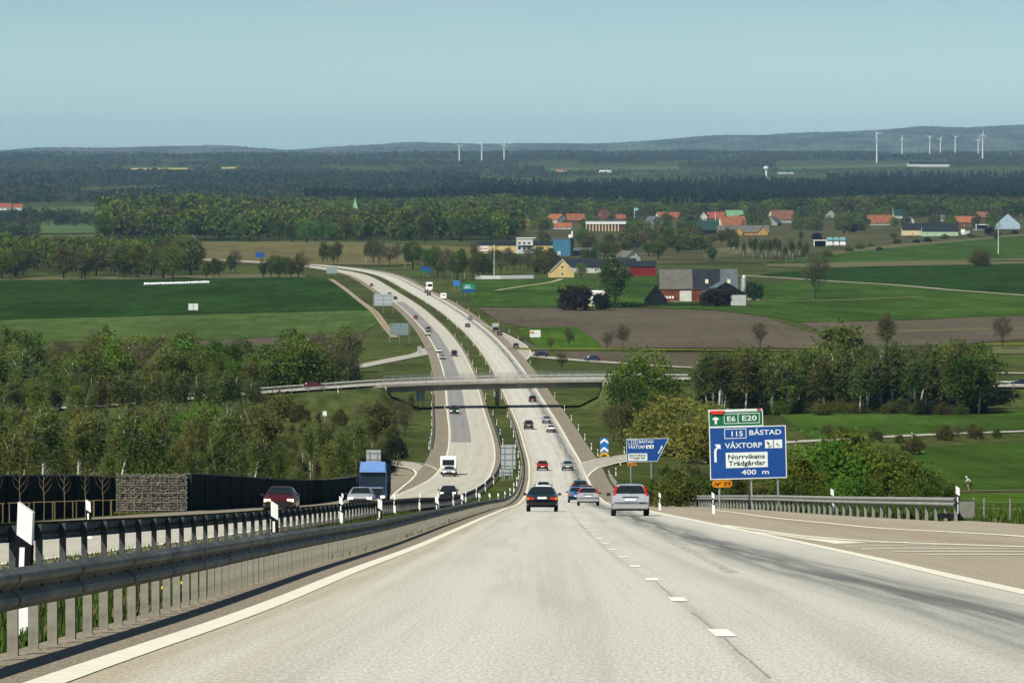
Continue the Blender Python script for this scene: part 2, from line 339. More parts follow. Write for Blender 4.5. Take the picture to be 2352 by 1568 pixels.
# left of the motorway
poly_sheet('field', [(-130, 646), (690, 637), (752, 641), (858, 711), (-130, 737)], f_dark, .03, ragged=.4)
poly_sheet('field', [(-130, 738), (858, 712), (875, 735), (838, 764), (480, 780), (-130, 790)], f_mid, .03, ragged=.4)
poly_sheet('field', [(200, 792), (480, 781), (838, 765), (820, 800), (600, 830), (200, 845)], f_brown, .03, ragged=.5)
poly_sheet('field', [(400, 556), (745, 554), (1100, 568), (1130, 600), (900, 609), (640, 606), (440, 602), (400, 590)], f_mead, .03, ragged=.6)
poly_sheet('field', [(800, 571), (1090, 573), (1100, 577), (800, 575)], f_yel, .06)
poly_sheet('field', [(400, 585), (720, 584), (720, 588), (400, 590)], f_straw, .06)
poly_sheet('field', [(-130, 640), (700, 629), (700, 637), (-130, 645)], f_straw, .05, ragged=.5)
poly_sheet('field', [(70, 501), (350, 500), (345, 534), (90, 536)], f_far, .03)
poly_sheet('field', [(60, 478), (330, 473), (340, 490), (70, 496)], f_far, .03)
poly_sheet('field', [(300, 446), (470, 440), (470, 452), (300, 462)], f_far, .03)
poly_sheet('field', [(700, 436), (960, 428), (960, 436), (700, 446)], f_straw, .03)
# right of the motorway
poly_sheet('field', [(1066, 642), (1300, 640), (1510, 637), (1516, 700), (1290, 706), (1098, 705), (1075, 680)], f_right, .03, ragged=.4)
poly_sheet('field', [(1516, 700), (1720, 655), (1900, 640), (2480, 690), (2480, 723), (2262, 727), (2005, 737), (1840, 739), (1730, 722), (1640, 712), (1516, 708)], f_right, .032, ragged=.4)
poly_sheet('field', [(1098, 706), (1290, 707), (1560, 710), (1640, 713), (1748, 726), (1900, 776), (1900, 800), (1240, 800), (1380, 799), (1372, 786), (1321, 750), (1208, 752), (1150, 740)], f_brown, .034, ragged=.4)
poly_sheet('field', [(1840, 740), (2005, 738), (2262, 728), (2480, 722), (2480, 770), (2200, 790), (1905, 800), (1900, 774)], f_brown, .036, ragged=.4)
poly_sheet('field', [(1980, 760), (2480, 748), (2480, 752), (1980, 765)], f_straw, .07)
poly_sheet('field', [(1190, 753), (1208, 752.5), (1321, 750), (1372, 786), (1379, 799), (1240, 800)], f_bright, .05, ragged=.4)
poly_sheet('field', [(1180, 799), (1560, 801), (1900, 803), (1900, 806), (1560, 804.5), (1180, 803)], f_yel, .07)
poly_sheet('field', [(1270, 808), (1620, 811), (1640, 846), (1300, 822)], f_brown, .03)
poly_sheet('field', [(2250, 788), (2480, 786), (2480, 792), (2250, 793)], f_yel, .07)
poly_sheet('field', [(2280, 796), (2480, 794), (2480, 812), (2280, 812)], f_straw, .05)
poly_sheet('field', [(1905, 616), (2000, 613), (2480, 604), (2480, 686), (1780, 636), (1740, 630)], f_dark, .04, ragged=.4)
poly_sheet('field', [(1760, 606), (1990, 601), (2480, 590), (2480, 603), (2000, 612), (1905, 615), (1760, 612)], f_straw, .06, ragged=.8)
poly_sheet('field', [(1760, 604), (1905, 585), (2050, 568), (2480, 528), (2480, 598), (1990, 601)], f_right, .04, ragged=.4)
poly_sheet('field', [(1900, 578), (2050, 561), (2280, 544), (2480, 520), (2480, 529), (2050, 569), (1905, 585)], f_straw, .06, ragged=.8)
poly_sheet('field', [(1600, 575), (1760, 560), (1780, 575), (1620, 590)], f_straw, .05)
poly_sheet('field', [(1790, 952), (1830, 946), (2480, 942), (2480, 980), (1860, 1008)], f_right, .03, ragged=.3)
poly_sheet('field', [(2030, 1060), (2120, 1026), (2480, 1010), (2480, 1122), (2090, 1127)], f_right, .03, ragged=.3)
poly_sheet('field', [(2090, 1136), (2480, 1133), (2480, 1200), (2230, 1185)], f_bright, .03, ragged=.3)
f_scrub = M('village_ground', (.040, .052, .016), var=.3, scale=.06, col2=(.11, .10, .05), detail=9, big=[(.02, (1, .5, 1), .25)])
poly_sheet('field', [(1180, 560), (1190, 500), (1700, 492), (2480, 486), (2480, 518), (2280, 543), (2050, 560), (1900, 577), (1760, 603), (1600, 606), (1450, 604), (1290, 596)], f_scrub, .025)
# far plain
poly_sheet('field', [(300, 386.5), (432, 386), (430, 389.5), (302, 390)], f_rape, .3)
poly_sheet('field', [(508, 384.5), (542, 384), (541, 387.5), (510, 388)], f_rape, .3)
poly_sheet('field', [(1480, 364), (1720, 356), (1720, 360), (1480, 368)], f_far, .3)
poly_sheet('field', [(1780, 384), (2130, 374), (2150, 382), (1800, 391)], f_far, .3)
poly_sheet('field', [(1250, 386), (1560, 382), (1560, 391), (1260, 394)], f_far, .3)
poly_sheet('field', [(1900, 352), (2300, 345), (2300, 350), (1900, 357)], f_far, .3)

# ------------------------------------------------------------------ roads
_D0 = np.arange(5, 4200, 1.0)
_v0 = np.array([784 - F * (float(z) * math.cos(PITCH) + y * math.sin(PITCH)) / (y * math.cos(PITCH) - float(z) * math.sin(PITCH)) for y, z in zip(_D0, zbase(_D0))])
def invD(v): return float(np.interp(-v, -_v0, _D0))
_lp = [(5, -2.79), (27, -2.65), (40, -2.45), (69, -2.32), (100, -2.1), (137, -1.84), (200, -1.32), (260, -.75), (340, -.05), (418, .66), (500, 1.45), (585, 2.1), (644, 2.45), (709, 2.56), (782, 2.1),
       (870, 1.37), (979, -.34), (1088, -2.43), (1215, -4.88), (1320, -7.7)]
for u, v in [(1093.6, 791), (1070.7, 765.3), (1042, 739.6), (1022, 722.5), (993.7, 702.5), (970.9, 688), (942, 671), (913.8, 654), (888, 639.7), (856.7, 628), (814, 619.5), (757, 612), (690, 606), (600, 601.5), (480, 597), (330, 592)]:
    D = invD(v); _lp.append((D, X(u, D)))
LX = pchip(_lp)                                   # northbound carriageway, inner edge line
_w = pchip([(5, 7.9), (50, 8.1), (79, 8.65), (106, 8.95), (150, 9.0), (222, 8.7), (418, 8.05), (700, 8.05), (1100, 8.1), (1600, 8.3), (2200, 8.6), (3200, 9)])
RX = lambda D: LX(D) + _w(D)
IX = pchip([(5, -8.4), (75, -8.25), (130, -8.0), (260, -7.3), (418, -6.1), (552, -4.4), (602, -3.65), (657, -3.05), (705, -2.75), (757, -2.9), (847, -3.9), (960, -5.9), (1075, -7.9), (1203, -10.4)] +
           [(D, float(LX(D)) - 5.8) for D in range(1320, 3300, 120)])   # southbound, inner edge line
OX = lambda D: IX(D) - 7.8
L1 = lambda D: LX(D) - np.interp(D, [20, 50, 160], [.76, .86, 1.05])
L2 = pchip([(5, -7.2), (75, -7.2), (132, -7.0), (300, -6.25), (418, -5.15), (552, -3.4), (640, -2.1), (705, -1.65), (760, -1.8), (850, -2.75), (960, -4.7), (1075, -6.7)])
conc = roadmat('northbound_pavement', (.625, .612, .525), [(6.75, 1.35, 1.0, (.24, .26, .28)), (5.1, .6, .42, (.6, .6, .6)), (.25, .6, .75, (.68, .56, .40)), (.95, .3, .35, (.8, .68, .5)), (4.12, .12, .45, (.62, .58, .5)), (3.0, .65, .30, (.7, .7, .68)), (1.3, .65, .28, (.72, .72, .7)), (8.0, .5, .3, (.85, .78, .65))])
conc2 = roadmat('southbound_pavement', (.56, .53, .435), [(1.2, .45, .22, (.6, .6, .6)), (2.9, .45, .22, (.6, .6, .6)), (5.2, .5, .22, (.62, .62, .6)), (7.0, .5, .22, (.62, .62, .6))])
patch = roadmat('resurfaced_lane', (.30, .293, .275), [(1.1, .5, .3, (.7, .7, .7)), (2.9, .5, .3, (.7, .7, .7))])
shoul = roadmat('shoulder_pavement', (.32, .275, .20), [(1.4, .7, .25, (.75, .72, .7))], grain=.14)
gorem = roadmat('slip_road_pavement', (.46, .40, .295), [(3.1, 1.2, .5, (.72, .62, .5)), (6, 1.2, .3, (1, .98, .95))], grain=.14)
rampm = roadmat('ramp_pavement', (.45, .42, .345), [])
white = M('road_paint', (.70, .675, .55), var=.22, scale=7, col2=(.71, .69, .565), rough=.8, detail=9, mid=.38)
whit2 = M('fresh_road_paint', (.74, .74, .69), var=.1, scale=8, rough=.7, detail=9)
def rows(a, b): return np.concatenate([np.arange(max(a, 0), min(b, 400), 2.5), np.arange(max(a, 400), min(b, 1500), 5.0), np.arange(max(a, 1500), b, 15.0), [b]]) if b > a else None
def strip(name, a, b, fl, fr, mat, off, nc=5, uv0=None):
    y = rows(a, b); return sheet_rows(name, y, fl(y), fr(y), mat, off, nc, uv0=None if uv0 is None else uv0(y))
END = 2950
# verges and shoulders first, then carriageways, then lines
GR = pchip([(5, 13.4), (100, 13.95), (140, 13.7), (180, 13.05), (220, 12.65), (300, 12.2), (400, 11.95), (480, 12.15), (560, 12.95), (652, 13.85)])   # the right-hand guard rail
strip('road_verge', 5, 690, lambda y: LX(y) - np.interp(y, [20, 50, 160], [.88, 1.0, 1.3]), lambda y: LX(y) + .1, gravel, .022)
sh_r = lambda y: np.where(y < 140, 13.9, np.where(y < 665, GR(np.clip(y, 5, 652)) - .45, RX(y) + 2.9))
strip('slip_road', 5, 440, lambda y: RX(y) - .1, lambda y: np.minimum(sh_r(y), 14.4), gorem, .029, nc=8, uv0=RX)
strip('road_shoulder', 440, 700, lambda y: RX(y) - .1, sh_r, shoul, .030, nc=6)
strip('road_shoulder', 700, END, lambda y: RX(y) - .1, lambda y: RX(y) + 2.9, shoul, .030)
strip('road_shoulder', 5, END, lambda y: LX(y) - .72, lambda y: LX(y) + .1, shoul, .030, nc=3)
strip('road_shoulder', 30, END, lambda y: OX(y) - np.where(y < 470, 3.4, 2.9), lambda y: OX(y) + .1, shoul, .030)
strip('road_shoulder', 30, END, lambda y: IX(y) - .1, lambda y: IX(y) + .9, shoul, .030, nc=3)
strip('motorway', 5, END, lambda y: LX(y) - .1, lambda y: RX(y) + .1, conc, .035, nc=10, uv0=LX)
strip('motorway', 30, END, lambda y: OX(y) - .1, lambda y: IX(y) + .1, conc2, .035, nc=8, uv0=OX)
strip('resurfaced_lane', 800, 1900, lambda y: OX(y) + .35, lambda y: OX(y) + 3.95, patch, .038, nc=4, uv0=OX)
def edge_line(f, a, b, wd, mat=white, off=.041):
    strip('road_markings', a, b, lambda y: f(y) - wd / 2, lambda y: f(y) + wd / 2, mat, off, nc=2)
edge_line(LX, 5, END, .24); edge_line(RX, 5, END, .27); edge_line(OX, 470, END, .24); edge_line(IX, 30, END, .22)
def dashes(f, a, b, ph, ln, gap, wd, mat=whit2, off=.041):
    q = []
    y = a + ph
    while y < b:
        y1 = y + ln; l0, l1 = float(f(y)), float(f(y1))
        q.append([(l0 - wd / 2, y, zt(l0 - wd / 2, y) + off), (l0 + wd / 2, y, zt(l0 + wd / 2, y) + off), (l1 + wd / 2, y1, zt(l1 + wd / 2, y1) + off), (l1 - wd / 2, y1, zt(l1 - wd / 2, y1) + off)]); y = y1 + gap
    st(link('lane_markings', quads_mesh('lane_markings', np.array([[[float(c) for c in p] for p in k] for k in q]), mat)))
DX = pchip([(5, 1.48), (35.5, 1.64), (82.6, 2.02), (140, 2.42), (222, 3.05), (340, 4.0), (418, 4.7)] + [(D, float(LX(D)) + 4.03) for D in range(500, 3300, 60)])
dashes(DX, 20, 1300, 2.7, 1.9, 9.9, .165)
dashes(lambda y: OX(y) + 4.05, 60, 1500, 0, 2.5, 8.5, .15)
# merging slip road on the right: lines and gore
def gl(px, wd, mat=white, off=.06, name='road_markings'): return st(ribbon(name, [(G(u, v).x, G(u, v).y) for u, v in px], wd, mat, off))
gl([(2420, 1243), (2352, 1235), (2197, 1225), (2042, 1216.5), (1890, 1202), (1781, 1191), (1710, 1181), (1642, 1172.5)], .2, off=.038)
gl([(2440, 1262), (2352, 1259), (2180, 1253), (2015, 1246.5), (1853, 1234), (1740, 1219), (1660, 1207.5)], .22, off=.039)
for k, (ua, va, ub, vb) in enumerate([(1864, 1251.5, 2150, 1246.5), (1915, 1257.5, 2200, 1252.5), (1958, 1263.5, 2400, 1262), (2058, 1270, 2420, 1270), (2120, 1277, 2440, 1277.5)]):
    gl([(ua, va), ((ua + ub) / 2, (va + vb) / 2), (ub, vb)], .2, off=.038)
poly_sheet('road_markings', [(1725, 1221), (1853, 1237), (2000, 1249.5), (1925, 1251), (1870, 1251)], white, .035, nc=5)
gl([(1588, 1414), (1610, 1430), (1636, 1452), (1658, 1470), (1681, 1493), (1700, 1512), (1716, 1524), (1740, 1545), (1768, 1570)], .016, M('crack_tar', (.30, .29, .25), var=.5, scale=6), .0385, 'road_crack')
gl([(1560, 1391), (1545, 1378), (1528, 1362), (1515, 1350), (1500, 1334)], .014, MATS['crack_tar'], .0385, 'road_crack')
q = []
for i in range(17):
    p = G(1545 + 135 * i / 16, 1249 + 71 * i / 16); x, y = p.x, p.y; q.append([(x - .1, y, p.z + .0385), (x + .1, y + .05, p.z + .0385), (x + .1, y + .24, p.z + .0385), (x - .1, y + .19, p.z + .0385)])
st(link('tyre_marks', quads_mesh('tyre_marks', np.array([[[float(c) for c in k] for k in f] for f in q]), M('rubber_mark', (.38, .37, .33), var=.4, scale=5))))
# slip roads
poly_sheet('ramp', [(850, 1052), (900, 1057), (951, 1061.5), (1004, 1077), (1018, 1100), (985, 1135), (930, 1156), (880, 1160), (893, 1147), (912, 1129), (948, 1098), (955, 1085), (938, 1075.5), (900, 1070), (850, 1066)], rampm, .02, nc=20)
poly_sheet('gravel_island', [(880, 1072), (938, 1077), (953, 1086), (946, 1098), (912, 1128), (870, 1128)], gravel, .0, nc=10)
gl([(850, 1067), (900, 1070), (938, 1075), (954, 1084.5), (948, 1098), (930, 1114), (912, 1129), (893, 1147)], .3)
gl([(860, 1053.5), (900, 1058), (951, 1062), (989, 1071), (1004, 1079)], .25)
def gpath(px): return [(G(u, v).x, G(u, v).y) for u, v in px]
rp = gpath([(1338, 1074), (1385, 1062), (1441, 1051), (1520, 1040), (1620, 1029), (1740, 1019.5), (1850, 1012.5), (1990, 1005), (2150, 997), (2300, 991.5), (2460, 986)])
st(ribbon('ramp', rp, 5.6, rampm, .03, sub=8))
poly_sheet('ramp', [(1333, 1062), (1400, 1049), (1441, 1044), (1441, 1060), (1385, 1070.5), (1360, 1084), (1350, 1096), (1347, 1093)], rampm, .045, nc=8)
gl([(1500, 1036), (1441, 1043.7), (1385, 1051.5), (1336, 1065)], .28, off=.075)
gl([(1500, 1050), (1441, 1059.7), (1385, 1070), (1359.5, 1084), (1349, 1096)], .3, off=.075)
st(ribbon('ramp', gpath([(1180, 793), (1200, 808), (1238, 818), (1300, 824.5), (1360, 829), (1440, 834.5), (1520, 840), (1640, 846), (1800, 852), (2000, 853), (2200, 855), (2460, 858)]), 6.0, rampm, .03, sub=8))
st(ribbon('ramp', gpath([(790, 848), (830, 840), (880, 830), (930, 820), (965, 813), (990, 800)]), 6.0, rampm, .03, sub=8))
accel = lambda y: RX(y) + pchip([(1270, .2), (1310, 3.6), (1560, 3.6), (1650, .2)])(y)
strip('slip_road', 1290, 1640, lambda y: RX(y), lambda y: accel(y) + .4, rampm, .02, nc=4)
edge_line(accel, 1300, 1640, .22)
# lanes and paths across the fields
lane = M('lane_asphalt', (.34, .31, .25), var=.15, scale=2)
path = M('worn_path', (.30, .265, .19), var=.2, scale=1)
st(ribbon('lane', gpath([(1700, 633), (1800, 638), (1900, 645), (2050, 654), (2200, 667), (2352, 678), (2480, 688)]), 5, lane, .09))
st(ribbon('path', gpath([(1980, 1142), (2060, 1134), (2130, 1130), (2220, 1128), (2352, 1126), (2480, 1125)]), 2.2, path, .08))
for a, b in ((757, 877), (762, 886)):
    st(ribbon('farm_track', gpath([(a, 641), (a + 28, 660), (a + 66, 690), (b - 20, 718), (b, 745), (b + 25, 775)]), 1.3, dirt, .07))
st(ribbon('farm_track', gpath([(1700, 690), (1800, 691), (2000, 686), (2120, 681)]), 2, dirt, .08))
st(ribbon('farm_track', gpath([(1140, 667), (1190, 659), (1270, 647), (1290, 640)]), 3, dirt, .08))
st(ribbon('road', gpath([(-120, 543), (0, 543), (200, 541), (400, 539), (480, 538)]), 8, lane, .09))
poly_sheet('yard', [(1530, 684), (1720, 684), (1760, 690), (1540, 693)], dirt, .08)
poly_sheet('gravel_patch', [(1340, 595), (1440, 590), (1450, 600), (1330, 606)], gravel, .06)

# ------------------------------------------------------------------ overpass
ovx = np.concatenate([np.linspace(-112, XL, 50), np.linspace(XL + .5, XR, 30), np.linspace(XR + 1, 125, 50)])
ovm = M('overpass_asphalt', (.36, .34, .29), var=.15, scale=1.2)
cols = np.array([-5.9, -2, 2, 5.9])
Pt = np.stack([np.repeat(ovx[:, None], 4, 1), ov_y(ovx)[:, None] + cols[None], np.repeat(ov_z(ovx)[:, None], 4, 1) + .02], 2)
st(link('overpass_road', grid_mesh('overpass_road', Pt, ovm)))
concr = M('weathered_concrete', (.33, .31, .26), var=.2, scale=.8, bump=.2)
concd = M('stained_shaded_concrete', (.24, .225, .19), var=.25, scale=.5)  # on the girder, the overhang's shade is put into this darker tone
steel = M('galvanised_steel', (.40, .42, .42), var=.15, scale=3, rough=.45, metal=.6, spec=.3)
steeld = M('dull_shaded_rail_steel', (.088, .090, .078), var=.35, scale=1.4, rough=.65, metal=.0, detail=8, spec=.15, big=[(.9, (6, .35, 9), .3)])  # shade on the beam's face is put into this dark steel colour
postm = M('zinc_posts', (.33, .325, .29), var=.18, scale=8, rough=.6, metal=.35)
br = thing('overpass_bridge', 'concrete overpass bridge with one central pier carrying a road across the motorway', 'bridge', (0, 0, 0))
bx = np.linspace(XL, XR, 25); mb = MB(); rings = []
for x in bx:
    y, z = float(ov_y(x)), float(ov_z(x)); rings.append([(x, y - 7.0, z + .12), (x, y - 7.0, z - .42), (x, y - 6.1, z - .55), (x, y - 4.4, z - .62), (x, y - 4.2, z - .75), (x, y + 4.2, z - .75), (x, y + 4.4, z - .62), (x, y + 7.0, z - .42), (x, y + 7.0, z + .12), (x, y + 6.5, z + .12), (x, y + 6.5, z - .02), (x, y - 6.5, z - .02), (x, y - 6.5, z + .12)])
mb.loft(rings); mb.obj('deck', concr, br)
mb = MB(); mb.loft([[(x, float(ov_y(x)) + a, float(ov_z(x)) + b) for a, b in ((-4.3, -.756), (-4.3, -1.75), (4.3, -1.75), (4.3, -.756))] for x in bx]); mb.obj('girder', concd, br)
px_ = X(1142, 979); pz = float(zbase(979)); mb = MB(); dz = float(ov_z(px_)) - 1.75
mb.loft([[(px_ + .42 * math.cos(a), float(ov_y(px_)) + 3.2 * math.sin(a), z) for a in np.linspace(0, 2 * math.pi, 13)[:-1]] for z in (pz - .5, dz - .6)]); mb.box((px_, float(ov_y(px_)), dz - .3), (1.3, 8.4, .6)); mb.obj('pier', concd, br)
for s, xa in ((-1, XL), (1, XR)):
    y, z = float(ov_y(xa)), float(ov_z(xa)); mb = MB()
    mb.box((xa + s * .5, y, z - 2.75), (1.0, 14.0, 5.3)); 
    mb.prism([(xa + s * .9, z - .1), (xa + s * 5.2, z - .1), (xa + s * 1.4, z - 4.6), (xa + s * .9, z - 4.6)], 'y', y - 7.2, y - 6.7); mb.obj('abutment', concr, br)
for nm, dy in (('railing', -6.75), ('railing', 6.75)):
    mb = MB(); xs = np.linspace(XL - 1, XR + 1, 26)
    for h in (.45, .8, 1.15): mb.tube([(x, float(ov_y(x)) + dy, float(ov_z(x)) + .1 + h) for x in xs], .045, 5)
    for x in np.arange(XL - 1, XR + 1, 1.9): mb.box((x, float(ov_y(x)) + dy, float(ov_z(x)) + .65), (.07, .07, 1.15))
    mb.obj(nm, steel, br)

# ------------------------------------------------------------------ guard rails
WB = [(.0, .0), (.065, .038), (.075, .066), (.065, .094), (.008, .142), (.065, .19), (.075, .218), (.065, .246), (.0, .285)]
def guardrail(label, name, pts, side, spacing, top=.72, postw=(.11, .06), limit=100, posts=True, pd=.05, bolts=0, rail=steeld, pm=postm, zf=None):
    """pts: [(x, y)] in plan; side = +1 when the beam is on the +x side of the posts."""
    q = np.array(pts, float); s = np.concatenate([[0], np.cumsum(np.hypot(*np.diff(q, axis=0).T))]); fx = pchip(list(zip(s, q[:, 0]))); fy = pchip(list(zip(s, q[:, 1])))
    zf = zf or (lambda x, y: float(zt(x, y)))
    t = np.arange(0, s[-1], 2.0); x, y = fx(t), fy(t); nx, ny = np.gradient(y), -np.gradient(x); l = np.hypot(nx, ny); nx, ny = nx / l * side, ny / l * side
    ox, oy, oz = x[0], y[0], zf(x[0], y[0])
    root = thing(name, label, 'guard rail', (ox, oy, oz))
    rings = []
    for i in range(len(t)):
        z = zf(x[i], y[i]) - oz + top - .285
        fr = [(x[i] - ox + nx[i] * (.045 + d), y[i] - oy + ny[i] * (.045 + d), z + h) for d, h in WB]; bk = [(x[i] - ox + nx[i] * (.041 + d), y[i] - oy + ny[i] * (.041 + d), z + h) for d, h in WB[::-1]]
        rings.append(fr + bk)
    rb = MB().loft(rings)
    if not bolts: rb.obj('rail', rail, root)
    if bolts:
        for s_ in np.arange(.4, 130, bolts):
            bx_, by_ = float(fx(s_)), float(fy(s_)); nx_, ny_ = float(np.interp(s_, t, nx)), float(np.interp(s_, t, ny)); zb_ = zf(bx_, by_) - oz + top - .285
            rb.box((bx_ - ox + nx_ * .056, by_ - oy + ny_ * .056, zb_ + .142), (.024, .022, .022), math.atan2(ny_, nx_), mi=1)
        for s_ in np.arange(2.2, 150, 4.0):
            sl = []
            for e in (0, .08):
                bx_, by_ = float(fx(s_ + e)), float(fy(s_ + e)); nx_, ny_ = float(np.interp(s_ + e, t, nx)), float(np.interp(s_ + e, t, ny)); zb_ = zf(bx_, by_) - oz + top - .285
                sl.append([(bx_ - ox + nx_ * (.0485 + d), by_ - oy + ny_ * (.0485 + d), zb_ + h) for d, h in WB] + [(bx_ - ox + nx_ * (.0465 + d), by_ - oy + ny_ * (.0465 + d), zb_ + h) for d, h in WB[::-1]])
            rb.loft(sl, mi=2)
        rb.obj('rail', [rail, M('bolt_rust', (.03, .026, .022), var=.3, scale=9), M('lap_steel', (.082, .083, .072), var=.3, scale=3, rough=.65)], root)
    if posts:
        tt = np.arange(.4, s[-1] - .2, spacing); px, py = fx(tt), fy(tt); dx = np.interp(tt, t, nx); dy = np.interp(tt, t, ny)
        me = None; rest = MB()
        for i in range(len(tt)):
            ang = math.atan2(dy[i], dx[i]); z = zf(px[i], py[i]) - oz
            if i < limit:
                if me is None:
                    b = MB(); wx, wy = postw; h = top - .04
                    b.prism([(-pd, -wy / 2), (pd, -wy / 2), (pd, -wy / 2 + .006), (-pd + .006, -wy / 2 + .006), (-pd + .006, wy / 2 - .006), (pd, wy / 2 - .006), (pd, wy / 2), (-pd, wy / 2)], 'z', -.5, h); b.box((pd + .006, 0, h - .14), (.014, .05, .2)); me = b.mesh('post', pm)
                o = link('post', me, root, (px[i] - ox, py[i] - oy, z)); o.rotation_euler = (0, 0, ang + rnd.uniform(-.06, .06))
            else: rest.box((px[i] - ox, py[i] - oy, z + top / 2 - .3), (.1, postw[1], top + .5), ang)
        if rest.v: o = rest.obj('post', pm, root); o['kind'] = 'stuff'
    return root
postw = M('pale_sigma_posts', (.25, .24, .19), var=.2, scale=10, rough=.7, metal=.1)
ya = np.concatenate([np.arange(16, 300, 8.0), np.arange(300, 955, 15)])
guardrail('long grey guard rail with pale posts beside the northbound inner edge line', 'guard_rail', [(float(L1(y)), y) for y in ya], 1, 1.2, top=.625, pm=postw, postw=(.1, .06), pd=.036, bolts=1.2)
yb = np.concatenate([np.arange(40, 300, 8.0), np.arange(300, 955, 15)])
postk = M('dark_posts', (.10, .105, .10), var=.25, scale=6, rough=.6, metal=.3)
guardrail('dark steel guard rail along the southbound side of the grass median', 'guard_rail', [(float(L2(y)), y) for y in yb], -1, 3.6, top=.74, pm=postk, postw=(.1, .12))
yc = np.concatenate([np.arange(139.5, 400, 8.0), np.arange(400, 655, 10)])
guardrail('wavy galvanised guard rail on the verge in front of the big blue direction sign', 'guard_rail', [(float(GR(y)) + rnd.uniform(-.035, .035), y) for y in yc], -1, 3.0, top=.74, rail=M('bright_rail', (.30, .295, .265), var=.15, scale=2, rough=.5, metal=.1, spec=.2), pm=postm)
yd = np.arange(765, 1055, 12)
guardrail('guard rail on the outer shoulder where the southbound lanes pass under the bridge', 'guard_rail', [(float(OX(y)) - 3.1, y) for y in yd], 1, 4, limit=60)
pf = gpath([(800, 613.5), (860, 619), (910, 631), (950, 643), (985, 655)])
guardrail('distant guard rail on the outside of the far motorway bend', 'guard_rail', pf[::-1], -1, 4, limit=0, posts=True)
guardrail('short guard rail end beside the far entry slip road, under the white hoarding', 'guard_rail', gpath([(1243, 806), (1228, 799), (1212, 791), (1203, 786)]), -1, 4, limit=30)
for nm, dy, lab in (('guard_rail', -6.15, 'bright guard rail along the near edge of the overpass road'), ('guard_rail', 6.15, 'bright guard rail along the far edge of the overpass road')):
    guardrail(lab, nm, [(x, float(ov_y(x)) + dy) for x in np.arange(-85, 122, 5.0)], 1 if dy > 0 else -1, 4, limit=60, rail=M('pale_rail', (.62, .62, .56), var=.12, scale=2, rough=.5, metal=.3), zf=lambda x, y: float(ov_z(x)))
# ------------------------------------------------------------------ vehicles
glass = M('dark_glass', (.012, .018, .02), var=0, rough=.08, spec=.6)
glassl = M('sky_glass', (.05, .07, .08), var=0, rough=.05, spec=.9)
rubber = M('tyre_rubber', (.016, .016, .017), var=.1, rough=.9, scale=20)
rimm = M('alloy_rim', (.42, .43, .44), var=.05, rough=.35, metal=.8)
blackp = M('black_plastic', (.02, .021, .022), var=.1, rough=.6, scale=10)
redl = M('tail_lamp', (.40, .010, .008), var=.1, rough=.2, spec=.6, scale=30)
redon = M('lit_tail_lamp', (.9, .03, .02), var=0, rough=.2, emit=.35)
amber = M('amber_lamp', (.7, .22, .02), var=0, rough=.2)
headon = M('lit_headlamp', (1.0, .82, .5), var=0, rough=.2, emit=2.2)
headof = M('headlamp_glass', (.6, .62, .62), var=0, rough=.1, spec=.8)
platew = M('plate_white', (.78, .78, .74), var=.05, scale=30, rough=.5)
plateb = M('plate_blue', (.03, .08, .4), var=0, rough=.5)
def paint(n, c, metal=.3, rough=.28): return M('paint_' + n, c, var=.04, scale=2, rough=rough, metal=metal, spec=.6)
KINDS = {
 'estate': ([(-2.36, .78, .42, .60, .63, .76), (-2.30, .87, .27, .93, .96, .80), (-2.16, .89, .21, .97, 1.03, .75), (-1.84, .90, .20, .97, 1.45, .62), (-1.1, .91, .2, .96, 1.51, .64), (.15, .91, .2, .95, 1.50, .64), (.5, .91, .2, .94, 1.45, .64),
             (1.25, .90, .2, .93, .98, .74), (2.0, .88, .22, .84, .88, .74), (2.3, .80, .28, .66, .70, .70), (2.38, .72, .40, .55, .57, .66)], 2, 3, 6, 7, 1.42),
 'sedan': ([(-2.38, .76, .42, .60, .62, .74), (-2.32, .86, .27, .88, .92, .78), (-2.0, .88, .21, .92, .97, .78), (-1.62, .89, .20, .93, .99, .74), (-.98, .89, .2, .92, 1.37, .57), (-.3, .89, .2, .91, 1.41, .60), (.2, .89, .2, .90, 1.38, .60),
            (1.05, .88, .2, .89, .95, .72), (1.95, .86, .22, .80, .84, .72), (2.26, .79, .28, .64, .68, .68), (2.34, .70, .40, .54, .56, .64)], 3, 4, 6, 7, 1.38),
 'hatch': ([(-1.95, .74, .40, .62, .64, .72), (-1.9, .82, .26, .90, .94, .76), (-1.74, .83, .2, .93, 1.0, .70), (-1.42, .84, .19, .93, 1.42, .58), (-.7, .84, .19, .92, 1.47, .60), (.15, .84, .19, .91, 1.45, .60), (.4, .84, .19, .9, 1.41, .60),
            (1.1, .83, .19, .89, .95, .70), (1.65, .81, .21, .80, .84, .70), (1.92, .74, .27, .62, .66, .64), (1.98, .66, .38, .52, .54, .6)], 2, 3, 6, 7, 1.2),
 'people_carrier': ([(-2.2, .80, .42, .62, .65, .78), (-2.14, .88, .28, .98, 1.02, .8), (-2.05, .9, .22, 1.02, 1.1, .78), (-1.88, .9, .2, 1.02, 1.66, .66), (-1.0, .91, .2, 1.0, 1.74, .68), (.3, .91, .2, .99, 1.72, .68), (.6, .91, .2, .98, 1.66, .68),
            (1.5, .9, .2, .96, 1.04, .76), (1.95, .88, .22, .88, .92, .74), (2.16, .8, .28, .66, .7, .7), (2.22, .72, .4, .55, .57, .66)], 2, 3, 6, 7, 1.35)}
